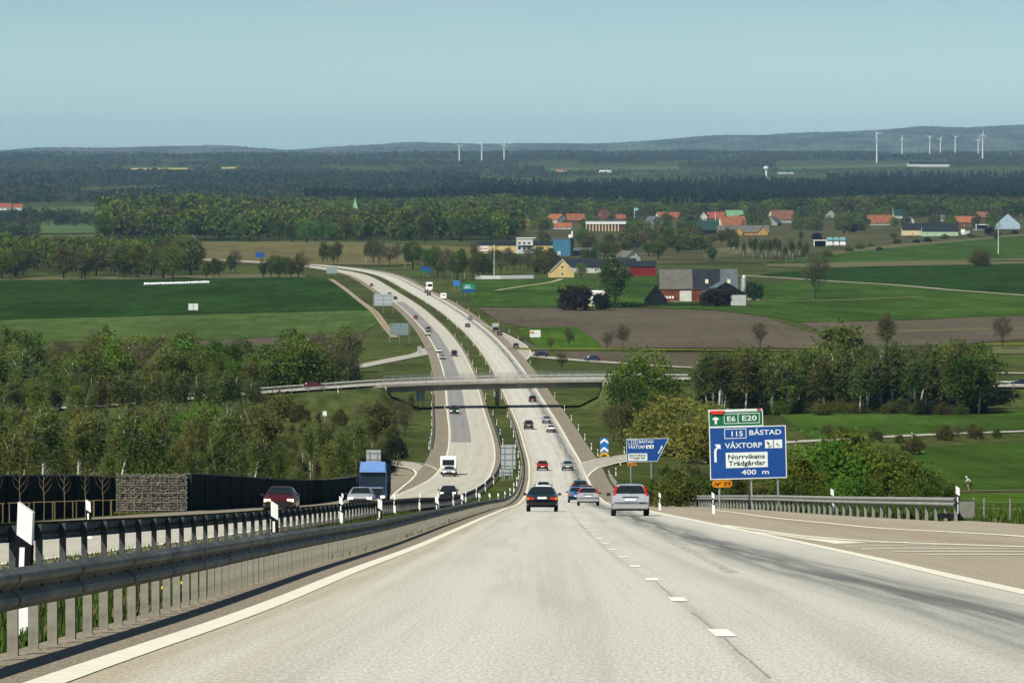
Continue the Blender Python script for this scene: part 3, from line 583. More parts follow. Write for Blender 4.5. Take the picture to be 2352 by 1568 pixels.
def car(kind, pm, label, x, y, rz=0.0, lights=None, tails=redl, plate=True, group=None, extra=None, plate_col=platew, cat='car'):
    stn, r0, r1, w0, w1, wb = KINDS[kind]
    root = thing('car', label, cat, (x, y, float(zt(x, y)) + .035), rz, group)
    # pitch with the slope of the road
    sl = float(zt(x, y + 2) - zt(x, y - 2)) / 4; root.rotation_euler = (math.atan(sl) * math.cos(rz), 0, rz)
    b = MB(); stn = [(yy, w, z0 + .1, zb, zt_, wt) for yy, w, z0, zb, zt_, wt in stn]
    b.loft([[(-w * .9, yy, z0), (-w, yy, z0 + .14), (-w * 1.005, yy, zb * .72), (-w * .985, yy, zb), (-wt, yy, zt_ - .05), (-wt * .93, yy, zt_ - .014), (-wt * .7, yy, zt_), (0, yy, zt_ + .012), (wt * .7, yy, zt_), (wt * .93, yy, zt_ - .014), (wt, yy, zt_ - .05), (w * .985, yy, zb), (w * 1.005, yy, zb * .72), (w, yy, z0 + .14), (w * .9, yy, z0)] for yy, w, z0, zb, zt_, wt in stn])
    ob = b.obj('body', pm, root, smooth=True); ob.data.set_sharp_from_angle(angle=R(32))
    def panel(i0, i1, s0, s1, fw, name, dy):
        a, c = stn[i0], stn[i1]
        def pt(s, k): return Vector((k * fw * (a[5] + (c[5] - a[5]) * s), a[0] + (c[0] - a[0]) * s, a[4] + (c[4] - a[4]) * s))
        q = [pt(s0, -1), pt(s0, 1), pt(s0 + (s1 - s0) * .8, .97), pt(s1, .84), pt(s1, -.84), pt(s0 + (s1 - s0) * .8, -.97)]; nrm = (q[1] - q[0]).cross(q[4] - q[0]).normalized()
        if nrm.z < 0: nrm = -nrm
        m = MB(); m.loft([[p + nrm * .004 for p in q], [p + nrm * .022 for p in q]]); return m.obj(name, glass, root)
    panel(r0, r1, .06, .95, .93, 'rear_window', -1); panel(w1, w0, .06, .93, .93, 'windscreen', 1)
    ya, yb_ = stn[r1][0] + .12, stn[w0][0] + .1
    def side(k, yy, t):
        i = max(j for j in range(len(stn) - 1) if stn[j][0] <= yy); a, c = stn[i], stn[i + 1]; f = (yy - a[0]) / (c[0] - a[0]); L_ = [p + (q - p) * f for p, q in zip(a, c)]
        lo = Vector((k * L_[1] * .985, yy, L_[3])); hi = Vector((k * L_[5], yy, L_[4] - .03)); return lo + (hi - lo) * t + Vector((k * .012, 0, .003))
    ym = (ya + yb_) / 2
    for k in (-1, 1):
        m = MB()
        for y0, y1 in ((ya, ym - .05), (ym + .05, yb_)): m.quad(side(k, y0, .1), side(k, y1, .1), side(k, y1, .88), side(k, y0, .88))
        m.obj('side_window', glass, root)
        mi = MB(); mi.box((k * (stn[w1][1] + .1), stn[w1][0] - .25, stn[w1][3] + .09), (.2, .1, .14), taper=.8); mi.obj('mirror', blackp, root)
    yr, yf = stn[0][0], stn[-1][0]; wr = stn[1][1]
    for k in (-1, 1):
        if kind == 'estate':
            m = MB(); m.loft([[Vector((k * .89, -2.28, .60)), Vector((k * .70, -2.325, .60)), Vector((k * .70, -2.325, .86)), Vector((k * .89, -2.28, .86))], [Vector((k * .83, -2.19, .98)), Vector((k * .74, -2.23, .98)), Vector((k * .72, -2.21, 1.0)), Vector((k * .82, -2.17, 1.0))], [Vector((k * .72, -1.88, 1.40)), Vector((k * .61, -1.92, 1.40)), Vector((k * .60, -1.9, 1.42)), Vector((k * .71, -1.86, 1.42))]])
            m.obj('tail_light', tails, root)
        elif kind == 'people_carrier': MB().box((k * .84, -2.1, 1.15), (.12, .16, .6)).obj('tail_light', tails, root)
        else:
            m = MB(); zl = stn[1][3] - .14; m.box((k * (wr - .2), yr + .045, zl), (.42, .07, .16)); o = m.obj('tail_light', tails, root)
            MB().box((k * (wr - .07), yr + .035, zl), (.12, .07, .12)).obj('indicator', amber, o)
        zh = stn[-2][3] + .02; m = MB(); m.box((k * (stn[-2][1] - .17), yf - .045, zh), (.34, .09, .15)); m.obj('headlight', lights or headof, root)
    MB().box((0, yr - .01, .46), (wr * 1.86, .12, .2)).obj('rear_bumper', blackp if kind != 'estate' else M('grey_bumper', (.30, .31, .31), var=.05, rough=.5), root)
    MB().box((0, yf + .0, .42), (stn[-1][1] * 2.1, .1, .22)).obj('front_bumper', blackp, root)
    m = MB(); m.box((0, yf - .02, .56), (.8, .1, .12)); m.obj('grille', blackp, root)
    if plate: 
        zp = .77 if kind in ('estate', 'people_carrier', 'sedan') else .6
        o = MB().box((0, yr - (-.0 if zp > .7 else .02) - .005, zp), (.52, .05, .115)).obj('number_plate', plate_col, root)
    MB().box((0, 0, .33), (wr * 1.75, (yf - yr) * .9, .16)).obj('underbody', blackp, root)
    for yy in (-wb, wb):
        for k in (-1, 1):
            o = MB().disc((k * (wr - .09), yy, .31), .315, 'x', 18, .21).obj('wheel', rubber, root)
            MB().disc((k * (wr + .02), yy, .31), .2, 'x', 14, .02).obj('rim', rimm, o)
    if kind == 'estate':
        for k in (-1, 1): MB().tube([(k * .6, -1.75, 1.5), (k * .62, -1.6, 1.56), (k * .62, .2, 1.56), (k * .6, .4, 1.5)], .018, 5).obj('roof_rail', blackp, root)
    if kind in ('estate', 'hatch', 'people_carrier'):
        zz_ = stn[1][3] - .04; MB().box((0, stn[1][0] - .02, zz_), (.75, .03, .05)).obj('tailgate_handle', blackp, root); MB().tube([(0, stn[2][0] - .03, stn[2][4] + .02), (.32, stn[2][0] + .02, stn[2][4] + .08)], .01, 4).obj('wiper', blackp, root)
    else: MB().box((0, stn[1][0] - .015, stn[1][3] - .06), (.9, .02, .03)).obj('boot_trim', blackp, root)
    MB().tube([(.45, stn[0][0] - .05, .26), (.45, stn[0][0] + .3, .26)], .035, 6).obj('exhaust_pipe', blackp, root)
    return root
P_ = {'green': paint('deep_green', (.012, .035, .034)), 'silver': paint('silver', (.43, .46, .48), .3), 'silver2': paint('pale_silver', (.40, .42, .43), .3), 'blue': paint('light_blue', (.06, .24, .46)), 'white': paint('white', (.74, .74, .71), 0), 'red': paint('red', (.34, .016, .02), .1),
      'orange': paint('burnt_orange', (.30, .07, .02)), 'charcoal': paint('charcoal', (.02, .022, .028)), 'black': paint('black', (.008, .009, .012)), 'ice': paint('ice_blue', (.34, .44, .45), .4), 'brown': paint('bronze', (.085, .075, .055)), 'grey': paint('mid_grey', (.16, .165, .17)), 'dred': paint('wine_red', (.09, .01, .014)), 'teal': paint('dark_teal', (.015, .055, .06)), 'cream': paint('cream', (.62, .56, .38), 0), 'navy': paint('navy', (.012, .02, .05))}
def place(kind, col, label, u, D, south=False, **k):
    x = X(u, D)
    f = (lambda d: float(LX(d))) if not south else (lambda d: float(OX(d)))
    h = -math.atan((f(D + 6) - f(D - 6)) / 12)
    return car(kind, P_[col], label, x, D, h + (math.pi if south else 0), **k)
nb, sb = 'cars driving away on the northbound carriageway', 'cars approaching on the southbound carriageway'
place('sedan', 'green', 'dark green saloon braking gently in the passing lane, closest car in that lane', 1245.5, 256, group=nb)
place('estate', 'silver', 'silver estate car with tall red tail lamps beside the verge rail', 1447, 217, group=nb, tails=redl)
place('estate', 'silver2', 'smaller silver estate directly behind the light blue car', 1351, 372, group=nb)
place('hatch', 'blue', 'light blue hatchback half hidden by a silver estate', 1325, 425, group=nb)
place('people_carrier', 'charcoal', 'dark people carrier just ahead of the light blue hatchback', 1332, 492, group=nb)
place('hatch', 'orange', 'burnt orange hatchback beside the dark people carrier', 1346, 462, group=nb)
place('sedan', 'white', 'white saloon seen over the roof of the dark green saloon', 1248, 515, group=nb)
place('hatch', 'red', 'bright red hatchback in the passing lane near the slip road', 1246, 668, group=nb)
place('hatch', 'ice', 'pale ice blue hatchback level with the red one', 1303.5, 668, group=nb)
place('people_carrier', 'brown', 'bronze people carrier in the passing lane short of the bridge', 1214, 868, group=nb)
place('hatch', 'silver', 'silver hatchback approaching the bridge shadow', 1255, 898, group=nb)
place('sedan', 'white', 'white saloon in the slow lane behind a silver hatchback', 1265.5, 852, group=nb)
place('hatch', 'black', 'black hatchback under the bridge, just beyond its shadow', 1223, 1010, group=nb)
place('sedan', 'charcoal', 'charcoal saloon in the passing lane well beyond the bridge', 1074, 1592, group=nb)
place('hatch', 'silver2', 'silver hatchback ahead of the charcoal saloon beyond the bridge', 1080, 1672, group=nb)
place('sedan', 'dred', 'wine red saloon behind the grey box van on the entry lane', 1147.5, 1512, group=nb)
place('hatch', 'black', 'black hatchback on the entry lane beside the white hoarding', 1185, 1398, group=nb)
place('sedan', 'charcoal', 'charcoal saloon passing the tall white bus', 985, 1995, group=nb)
place('sedan', 'grey', 'grey saloon tucked beside the white bus', 979, 2040, group=nb)
p_ = G(1243, 819); car('people_carrier', P_['black'], 'black car at the mouth of the far entry slip road', p_.x, p_.y, R(70), group='cars on the slip roads')
p_ = G(1360, 829); car('people_carrier', P_['navy'], 'dark estate alone on the far slip road, seen side on', p_.x, p_.y, R(78), group='cars on the slip roads')
place('sedan', 'dred', 'dark red saloon with lit headlamps behind the first tall marker post', 645, 246, True, lights=headon, group=sb)
place('sedan', 'silver2', 'silver saloon running in front of the blue lorry', 829, 303, True, lights=headon, group=sb)
place('sedan', 'charcoal', 'dark saloon with both headlamps shining, alone in the inner lane', 1030, 462, True, lights=headon, group=sb)
tow = place('sedan', 'silver', 'silver car towing a big white caravan', 1031.5, 640, True, lights=headon, group=sb)
place('people_carrier', 'teal', 'dark car emerging from the bridge shadow', 1043.5, 946, True, lights=headon, group=sb)
place('people_carrier', 'black', 'black car in the inner lane past the bridge', 1043.5, 1328, True, group=sb)
place('hatch', 'silver', 'silver hatchback on the grey resurfaced lane near the loop road', 1016, 1302, True, group=sb)
place('sedan', 'white', 'white saloon on the resurfaced lane behind a silver hatchback', 1008, 1356, True, group=sb)
place('sedan', 'cream', 'cream saloon close in front of a grey car on the resurfaced lane', 982, 1508, True, group=sb)
place('people_carrier', 'grey', 'grey car close behind the cream saloon', 984, 1546, True, group=sb)
place('hatch', 'red', 'red hatchback between the two roadside sign backs', 955, 1682, True, group=sb)
place('sedan', 'teal', 'teal saloon by the pale sign back on the bend', 908, 1932, True, group=sb)
place('hatch', 'charcoal', 'small dark hatchback following the teal saloon', 895, 1990, True, group=sb)
place('hatch', 'red', 'tiny red car farthest up the southbound bend', 853.5, 2150, True, group=sb)
x_ = X(722, 960); zc = float(ov_z(x_)); c_ = car('estate', P_['dred'], 'red estate car crossing on the overpass road', x_, float(ov_y(x_)) - 1.6, R(-88)); c_.location.z = zc + .03; c_.rotation_euler = (0, 0, R(-88))
x_ = X(2343, 1003); c_ = car('estate', P_['navy'], 'dark blue estate on the overpass road past the birch grove', x_, float(ov_y(x_)) - 1.6, R(88)); c_.location.z = float(ov_z(x_)) + .03; c_.rotation_euler = (0, 0, R(88))
p_ = G(1683, 573); car('sedan', P_['ice'], 'pale car parked on the waste ground below the ochre house', p_.x, p_.y, R(85))

def wheels(root, xs, ys, r=.48):
    for yy in ys:
        for k in (-1, 1):
            o = MB().disc((k * xs, yy, r), r, 'x', 18, .3).obj('wheel', rubber, root); MB().disc((k * (xs + .16), yy, r), r * .55, 'x', 12, .02).obj('rim', rimm, o)
def big(name, label, cat, u, D, south):
    x = X(u, D); f = OX if south else LX; h = -math.atan(float(f(D + 6) - f(D - 6)) / 12); sl = float(zt(x, D + 3) - zt(x, D - 3)) / 6
    t = thing(name, label, cat, (x, D, float(zt(x, D)) + .035)); rz = h + (math.pi if south else 0); t.rotation_euler = (math.atan(sl) * math.cos(rz), 0, rz); return t
# white caravan behind the silver car (travels towards us)
cwm = M('caravan_white', (.80, .79, .74), var=.04, scale=2, rough=.4)
t = big('caravan', 'tall white touring caravan pulled by the silver car', 'caravan', 1030.5, 647.5, True)
prof = [(-2.7, .55), (-2.75, 1.2), (-2.5, 2.45), (-2.1, 2.62), (1.9, 2.62), (2.45, 2.3), (2.75, 1.3), (2.6, .5)]
MB().prism(prof, 'x', -1.13, 1.13).obj('body', cwm, t)
MB().prism([(2.5, 2.16), (2.52, 2.2), (2.76, 1.42), (2.74, 1.38)], 'x', -.85, .85).obj('window', glass, t)
for k in (-1, 1): MB().box((k * 1.14, 0, 1.75), (.03, 1.6, .6)).obj('window', glass, t)
wheels(t, 1.0, (-.1,), .32); MB().box((0, 3.3, .5), (.16, 1.4, .12)).obj('drawbar', steel, t)
t = big('caravan', 'small white caravan on the far bend, near the bus', 'caravan', 1018.5, 1935, False)
MB().prism(prof, 'x', -1.13, 1.13).obj('body', cwm, t); MB().box((0, -2.68, 1.85), (1.4, .06, .5)).obj('window', glassl, t); wheels(t, 1.0, (-.1,), .32); MB().box((0, 3.3, .5), (.16, 1.4, .12)).obj('drawbar', steel, t)
# blue lorry
blu = paint('lorry_blue', (.005, .022, .075), .1); blu2 = paint('lorry_spoiler', (.15, .28, .56), .2, .22)  # fairing's lighter blue has the sky's reflection put into its colour
t = big('lorry', 'blue articulated lorry cab with bright blue roof fairing', 'lorry', 860, 428, True)
MB().loft([[(-1.25, 5.2, .45), (1.25, 5.2, .45), (1.25, 5.2, 1.5), (-1.25, 5.2, 1.5)], [(-1.24, 5.1, .45), (1.24, 5.1, .45), (1.22, 4.95, 2.85), (-1.22, 4.95, 2.85)], [(-1.25, 3.0, .45), (1.25, 3.0, .45), (1.22, 3.0, 3.0), (-1.22, 3.0, 3.0)]]).obj('cab', blu, t)
MB().loft([[(-1.22, 5.0, 2.8), (1.22, 5.0, 2.8), (1.22, 4.9, 2.86), (-1.22, 4.9, 2.86)], [(-1.15, 4.3, 3.8), (1.15, 4.3, 3.8), (1.15, 4.1, 3.8), (-1.15, 4.1, 3.8)]]).obj('roof_fairing', blu2, t)
MB().loft([[(-1.12, 5.17, 1.55), (1.12, 5.17, 1.55), (1.08, 5.0, 2.68), (-1.08, 5.0, 2.68)], [(-1.12, 5.21, 1.55), (1.12, 5.21, 1.55), (1.08, 5.04, 2.68), (-1.08, 5.04, 2.68)]]).obj('windscreen', glass, t)
MB().box((0, 5.15, 2.78), (2.3, .35, .1)).obj('sun_visor', blackp, t); MB().box((0, 5.24, 1.38), (2.0, .05, .12)).obj('trim_strip', rimm, t)
MB().box((0, 5.22, 1.0), (1.7, .06, .5)).obj('grille', blackp, t); MB().box((0, 5.2, .5), (2.4, .16, .35)).obj('bumper', blu, t)
for k in (-1, 1):
    MB().box((k * .95, 5.27, .55), (.4, .06, .2)).obj('headlight', headon, t); MB().box((k * 1.42, 4.9, 2.2), (.2, .14, .75)).obj('mirror', blackp, t)
MB().box((0, -2.4, 2.2), (2.5, 10.2, 2.9)).obj('trailer', M('trailer_tarpaulin', (.03, .06, .10), var=.1, scale=1, rough=.6), t); wheels(t, 1.05, (4.1, 1.9, -5.2, -6.5))
# white bus
t = big('bus', 'tall white coach in the slow lane of the far bend', 'coach', 986, 2068, False)
MB().prism([(-6, .5), (-6.1, 1.6), (-5.85, 3.75), (-5.6, 3.9), (5.6, 3.9), (5.9, 3.4), (6.05, .5)], 'x', -1.27, 1.27).obj('body', cwm, t)
MB().box((0, -6.03, 2.75), (2.1, .12, 1.15)).obj('rear_window', glass, t)
for k in (-1, 1):
    MB().box((k * 1.28, 0, 2.7), (.03, 11, .95)).obj('side_window', glass, t); MB().box((k * 1.05, -6.12, 1.0), (.25, .06, .5)).obj('tail_light', redl, t)
wheels(t, 1.05, (-3.8, 3.9))
t = big('van', 'grey box van joining from the entry lane ahead of a wine red saloon', 'van', 1138, 1545, False)
MB().box((0, -.6, 1.75), (2.1, 4.2, 2.3)).obj('box', M('van_grey', (.34, .37, .36), var=.06, scale=2, rough=.5), t); MB().prism([(1.5, .4), (3.0, .4), (3.05, 1.1), (2.6, 1.3), (2.1, 2.1), (1.5, 2.15)], 'x', -.98, .98).obj('cab', P_['grey'], t)
MB().box((0, -2.72, 1.2), (1.9, .05, 1.1)).obj('tailgate', blackp, t); wheels(t, .85, (-1.8, 2.1), .36)

# ------------------------------------------------------------------ signs
sblue = M('sign_blue', (.007, .060, .25), var=.1, scale=2.5, rough=.45, spec=.4); sgreen = M('sign_green', (.005, .125, .055), var=.1, scale=2.5, rough=.45, spec=.4)
swhite = M('sign_white', (.70, .74, .70), var=.05, scale=3, rough=.5); sblack = M('sign_black', (.012, .012, .013), var=0, rough=.5); sorange = M('sign_orange', (.56, .21, .012), var=.08, scale=4, rough=.5)
sback = M('sign_back', (.42, .45, .44), var=.12, scale=1.5, rough=.5, metal=.3); sbeam = M('sign_beam', (.25, .27, .27), var=.15, scale=3, rough=.5, metal=.4)
red_paint = M('red_board', (.52, .05, .03), var=.15, scale=6)
def txt(parent, s, x, z, h, width, mat, y=-.03, name='lettering', bold=.03):
    c = bpy.data.curves.new(name, 'FONT'); c.body = s; c.size = h / .70; c.align_x = 'LEFT'; c.extrude = .004; c.offset = bold * h * .6; c.resolution_u = 3
    c.materials.append(mat); tmp = bpy.data.objects.new('tmp', c); COL.objects.link(tmp); bpy.context.view_layer.update()
    me = bpy.data.meshes.new_from_object(tmp.evaluated_get(bpy.context.evaluated_depsgraph_get())); bpy.data.objects.remove(tmp); me.name = name
    if not me.materials: me.materials.append(mat)
    xs = [q.co.x for q in me.vertices]; wd = max(xs) - min(xs)
    o = link(name, me, parent, (x, y, z)); o.rotation_euler = (math.pi / 2, 0, 0); o.scale = (width / wd, 1, 1); return o
def frame(mb, x0, z0, x1, z1, w, y=-.034, th=.008, mi=0):
    for a, b, c, d in ((x0, z0, x1, z0 + w), (x0, z1 - w, x1, z1), (x0, z0 + w, x0 + w, z1 - w), (x1 - w, z0 + w, x1, z1 - w)): mb.box(((a + c) / 2, y, (b + d) / 2), (c - a, th, d - b), mi=mi)
def plate_(parent, name, x0, z0, x1, z1, mat, y=0, th=.05): return MB().box(((x0 + x1) / 2, y, (z0 + z1) / 2), (x1 - x0, th, z1 - z0)).obj(name, mat, parent)
def ground_at(u, D): x = X(u, D); return x, float(zt(x, D))
# --- the big one
D = 236.0; k = F / D; q = .00292 * (D / 235)
x0, zg = ground_at(1634, D); zb = P(1634, 1101.5, D).z - zg
sg = thing('direction_sign', 'large blue and green direction sign reading BÅSTAD and VÅXTORP', 'road sign', (x0, D, zg)); sg.rotation_euler = (0, R(-1.6), 0)
def zx(a): return (a - 170) * q
def zzv(b): return zb + (1330 - b) * q
plate_(sg, 'blue_panel', zx(170), zzv(1330), zx(1530), zzv(400), sblue); plate_(sg, 'green_panel', zx(170), zzv(398), zx(1132), zzv(125), sgreen)
f = MB(); frame(f, zx(170), zzv(1330), zx(1530), zzv(398), .045); frame(f, zx(170), zzv(398), zx(1132), zzv(125), .04, y=-.036); frame(f, zx(440), zzv(345), zx(1072), zzv(165), .03); f.box((zx(690), -.034, zzv(255)), (.035, .008, zzv(175) - zzv(335)))
frame(f, zx(440), zzv(610), zx(830), zzv(435), .032); f.obj('white_border', swhite, sg)
txt(sg, 'E6', zx(487), zzv(300), .26, zx(628) - zx(480), swhite); txt(sg, 'E20', zx(752), zzv(296), .26, zx(1005) - zx(748), swhite)
txt(sg, '115', zx(538), zzv(568), .26, zx(738) - zx(538), swhite); txt(sg, 'BÅSTAD', zx(874), zzv(555), .255, zx(1438) - zx(874), swhite); txt(sg, 'VÅXTORP', zx(448), zzv(778), .265, zx(1106) - zx(448), swhite)
plate_(sg, 'white_panel', zx(455), zzv(1128), zx(1196), zzv(858), swhite, y=-.03, th=.012)
txt(sg, 'Norrvikens', zx(487), zzv(970), .235, zx(1135) - zx(487), sblack, y=-.045); txt(sg, 'Trädgårdar', zx(500), zzv(1085), .235, zx(1155) - zx(500), sblack, y=-.045); txt(sg, '400  m', zx(728), zzv(1252), .25, zx(1212) - zx(728), swhite)
for a in (1155, 1315):
    s_ = plate_(sg, 'pictogram', zx(a), zzv(797), zx(a + 145), zzv(648), swhite, y=-.03, th=.012)
m = MB(); yv = -.042
for pl in ([(1185, 670), (1215, 690), (1240, 712), (1205, 730), (1190, 700)], [(1205, 720), (1245, 755), (1225, 765)], [(1200, 785), (1285, 750), (1288, 758), (1205, 793)]): m.prism([(zx(a), zzv(b)) for a, b in pl], 'y', yv - .004, yv)
m.obj('pictogram', sblack, sg); m = MB()
for pl in ([(1355, 730), (1368, 695), (1380, 735), (1400, 745), (1412, 775), (1400, 770), (1385, 750), (1358, 742)],): m.prism([(zx(a), zzv(b)) for a, b in pl], 'y', yv - .004, yv)
m.obj('pictogram', sblack, sg)
m = MB()
m.prism([(zx(a), zzv(b)) for a, b in [(275, 345), (275, 268), (228, 268), (252, 235), (295, 218), (335, 235), (358, 268), (315, 268), (315, 345)]], 'y', -.042, -.028)
m.prism([(zx(a), zzv(b)) for a, b in [(252, 1022), (250, 830), (265, 785), (300, 752), (262, 705), (365, 705), (370, 790), (330, 775), (300, 800), (292, 840), (292, 1022)]], 'y', -.042, -.028); m.obj('arrow', swhite, sg)
m = MB(); n_ = 10; poly = [(zx(265) + .20 * math.cos(a), zzv(1405) + .185 * math.sin(a)) for a in np.linspace(math.pi / 2, 3 * math.pi / 2, n_)] + [(zx(490) + .20 * math.cos(a), zzv(1405) + .185 * math.sin(a)) for a in np.linspace(-math.pi / 2, math.pi / 2, n_)]
m.prism(poly, 'y', -.03, .02); o = m.obj('exit_number_panel', sorange, sg)
txt(o, '39', zx(395), zzv(1440), .2, zx(525) - zx(395), sblack, y=-.035)
m = MB()
for pl in ([(230, 1440), (262, 1375), (280, 1375), (248, 1440)], [(285, 1440), (278, 1400), (300, 1395), (330, 1382), (355, 1372), (350, 1402), (335, 1395), (318, 1410), (308, 1440)]): m.prism([(zx(a), zzv(b)) for a, b in pl], 'y', -.038, -.031)
m.obj('exit_symbol', sblack, o)
for a in (330, 900, 1370): MB().tube([(zx(a), .09, -1.0), (zx(a), .09, zzv(440))], .055, 8).obj('post', steel, sg)
m = MB(); m.box((zx(640), -.03, zzv(108)), (zx(1110) - zx(150), .05, .10), mi=0); m.box((zx(320), -.075, zzv(125)), (.75, .04, .10), mi=1); m.box((zx(330), -.09, zzv(155)), (.62, .04, .09), mi=1); m.box((zx(1060), -.062, zzv(106)), (.2, .03, .085), mi=1); m.obj('folded_board', [swhite, red_paint], sg)
# --- exit sign
D = 596.0; x0, zg = ground_at(1441, D); zb = P(1441, 1060.5, D).z - zg; q2 = D / F * .08565          # metres per zoomed pixel
sg = thing('exit_sign', 'blue exit sign with slanted end and upward arrow beside the slip road', 'road sign', (x0, D, zg)); sg.rotation_euler = (0, R(-.7), 0)
ex = lambda a: (a - 848) * q2
ez = lambda b: zb + (890 - b) * q2
m = MB(); m.prism([(ex(a), ez(b)) for a, b in [(848, 890), (1660, 880), (1975, 268), (840, 275)]], 'y', -.03, .03); m.obj('blue_panel', sblue, sg)
m = MB(); bord = [(848, 890), (1660, 880), (1975, 268), (840, 275)]
for i in range(4):
    a, b = bord[i], bord[(i + 1) % 4]; m.tube([(ex(a[0]), -.035, ez(a[1])), (ex(b[0]), -.035, ez(b[1]))], .035, 5)
frame(m, ex(880), ez(420), ex(1145), ez(295), .05, y=-.036); m.obj('white_border', swhite, sg)
txt(sg, '115', ex(945), ez(388), .38, ex(1080) - ex(945), swhite, y=-.036); txt(sg, 'BÅSTAD', ex(1168), ez(388), .40, ex(1560) - ex(1168), swhite, y=-.036); txt(sg, 'VÅXTORP', ex(885), ez(530), .42, ex(1340) - ex(885), swhite, y=-.036)
plate_(sg, 'white_panel', ex(880), ez(858), ex(1395), ez(662), swhite, y=-.03, th=.03); txt(sg, 'Norrvikens', ex(905), ez(740), .34, ex(1350) - ex(905), sblack, y=-.05); txt(sg, 'Trädgårdar', ex(910), ez(812), .34, ex(1350) - ex(910), sblack, y=-.05)
for a in (1362, 1468): plate_(sg, 'pictogram', ex(a), ez(535), ex(a + 102), ez(440), swhite, y=-.03, th=.03)
m = MB(); m.tube([(ex(1400), -.05, ez(470)), (ex(1440), -.05, ez(515))], .07, 4); m.tube([(ex(1500), -.05, ez(470)), (ex(1535), -.05, ez(515))], .07, 4); m.obj('pictogram', sblack, sg)
m = MB(); m.prism([(ex(a), ez(b)) for a, b in [(1672, 665), (1762, 520), (1745, 510), (1790, 455), (1822, 510), (1800, 512), (1705, 672)]], 'y', -.05, -.03); m.obj('arrow', swhite, sg)
o = plate_(sg, 'exit_number_panel', ex(865), ez(990), ex(1115), ez(900), sorange, y=0, th=.06); txt(o, '39', ex(985), ez(968), .32, .72, sblack, y=-.036); MB().prism([(ex(a), ez(b)) for a, b in [(895, 970), (930, 925), (960, 930), (935, 970)]], 'y', -.04, -.03).obj('exit_symbol', sblack, o)
for a in (950, 1500): MB().tube([(ex(a), .1, -.6), (ex(a), .1, ez(330))], .09, 8).obj('post', steel, sg)
# --- chevron marker at the slip road
p = G(1388, 1049.5); D = p.y; k = D / F
sg = thing('chevron_marker', 'blue marker board with two white chevrons above a yellow cushion', 'road sign', p)
zb = P(1388, 1040, D).z - p.z; h = 34.5 * k; wd = 19.0 * k
plate_(sg, 'panel', -wd / 2, zb, wd / 2, zb + h, M('sign_mid_blue', (.02, .14, .42), var=.05, rough=.5), th=.06)
m = MB()
for c in (.66, .10):
    b = zb + c * h; m.prism([(-wd * .5, b), (0, b + .26 * h), (wd * .5, b), (wd * .5, b - .0 * h + .0), (wd * .5, b + .15 * h - .21 * h), (0, b + .26 * h - .2 * h), (-wd * .5, b + .15 * h - .21 * h)] if False else [(-wd * .48, b + .10 * h), (0, b + .32 * h), (wd * .48, b + .10 * h), (wd * .48, b - .05 * h), (0, b + .15 * h), (-wd * .48, b - .05 * h)], 'y', -.045, -.03)
m.obj('chevron', swhite, sg)
for s in (-1, 1): MB().tube([(s * wd * .3, .05, -.4), (s * wd * .3, .05, zb + h * .9)], .05, 6).obj('post', steel, sg)
m = MB(); ang = np.linspace(0, math.pi, 9); rr = wd * .62
m.loft([[(rr * math.cos(a), y, .05 + rr * .95 * math.sin(a)) for a in ang] + [(rr * .55 * math.cos(a), y, .05 + rr * .5 * math.sin(a)) for a in ang[::-1]] for y in (-.6, .2)]); m.obj('impact_cushion', M('cushion_yellow', (.55, .30, .02), var=.12, scale=3), sg)
# --- backs of signs
def sign_back(label, u0, v0, u1, v1, vg, beams=3, posts=2, mat=sback, D=None, name='sign_back', front=None, back=True):
    D = D or G((u0 + u1) / 2, vg).y; k = D / F; x, zg = ground_at((u0 + u1) / 2, D); w_ = (u1 - u0) * k; z0 = P(u0, v1, D).z - zg; z1 = P(u0, v0, D).z - zg
    t = thing(name, label, 'road sign', (x, D, zg)); plate_(t, 'panel', -w_ / 2, z0, w_ / 2, z1, mat, th=.06)
    if back:
        m = MB()
        for i in range(beams): m.box((0, -.06, z0 + (i + .5) * (z1 - z0) / beams), (w_, .06, .1))
        m.obj('stiffener', sbeam, t)
    for i in range(posts):
        px = (i - (posts - 1) / 2) * w_ * .55; MB().tube([(px, -.1 if back else .1, -.5), (px, -.1 if back else .1, z1 - .1)], .07, 6).obj('post', steel, t)
    return t, w_, z0, z1
sign_back('grey back of a large sign standing in the median, with cross braces', 1151, 1021, 1184, 1076, 1100, 4); sign_back('low pale sign back just below the tall median sign back', 1147, 1078, 1178, 1091, 1101, 1)
sign_back('grey sign back among the brush above the blue lorry', 841, 1033, 874, 1076, 1100, 3)
sign_back('small grey sign back on the bank under the bridge', 956, 897, 976, 920, 938, 3); sign_back('grey sign back at the dark end of the bridge pier', 1134, 890, 1144, 909, 925, 2, 1)
sign_back('framework sign back above the loop road', 897, 742, 938, 769, 786, 3, 3, M('sign_back_dark', (.22, .27, .28), var=.15, scale=1, rough=.5, metal=.3)); sign_back('large pale sign back beside the bend', 859, 675, 901, 702, 718, 3, 3)
sign_back('greenish sign back where the motorway leaves the trees', 750, 612, 775, 628, 634, 2, 2, M('sign_back_green', (.24, .34, .31), var=.15, scale=1, rough=.5))
sign_back('narrow grey sign back at the loop road mouth', 959, 795, 968, 811, 815, 2, 1)
t, w_, z0, z1 = sign_back('two white hoarding panels standing in the dark green field', 433, 697, 455, 712, 715, 0, 0, M('hoarding_white', (.62, .64, .62), var=.08, scale=.7), name='hoarding', back=False); 
MB().box((0, -.05, (z0 + z1) / 2), (.25, .06, z1 - z0)).obj('dividing_post', sbeam, t)
for s in (-1, 1): MB().box((s * w_ * .35, .1, z0 / 2 - .2), (.15, .15, z0 + .5)).obj('post', sbeam, t)
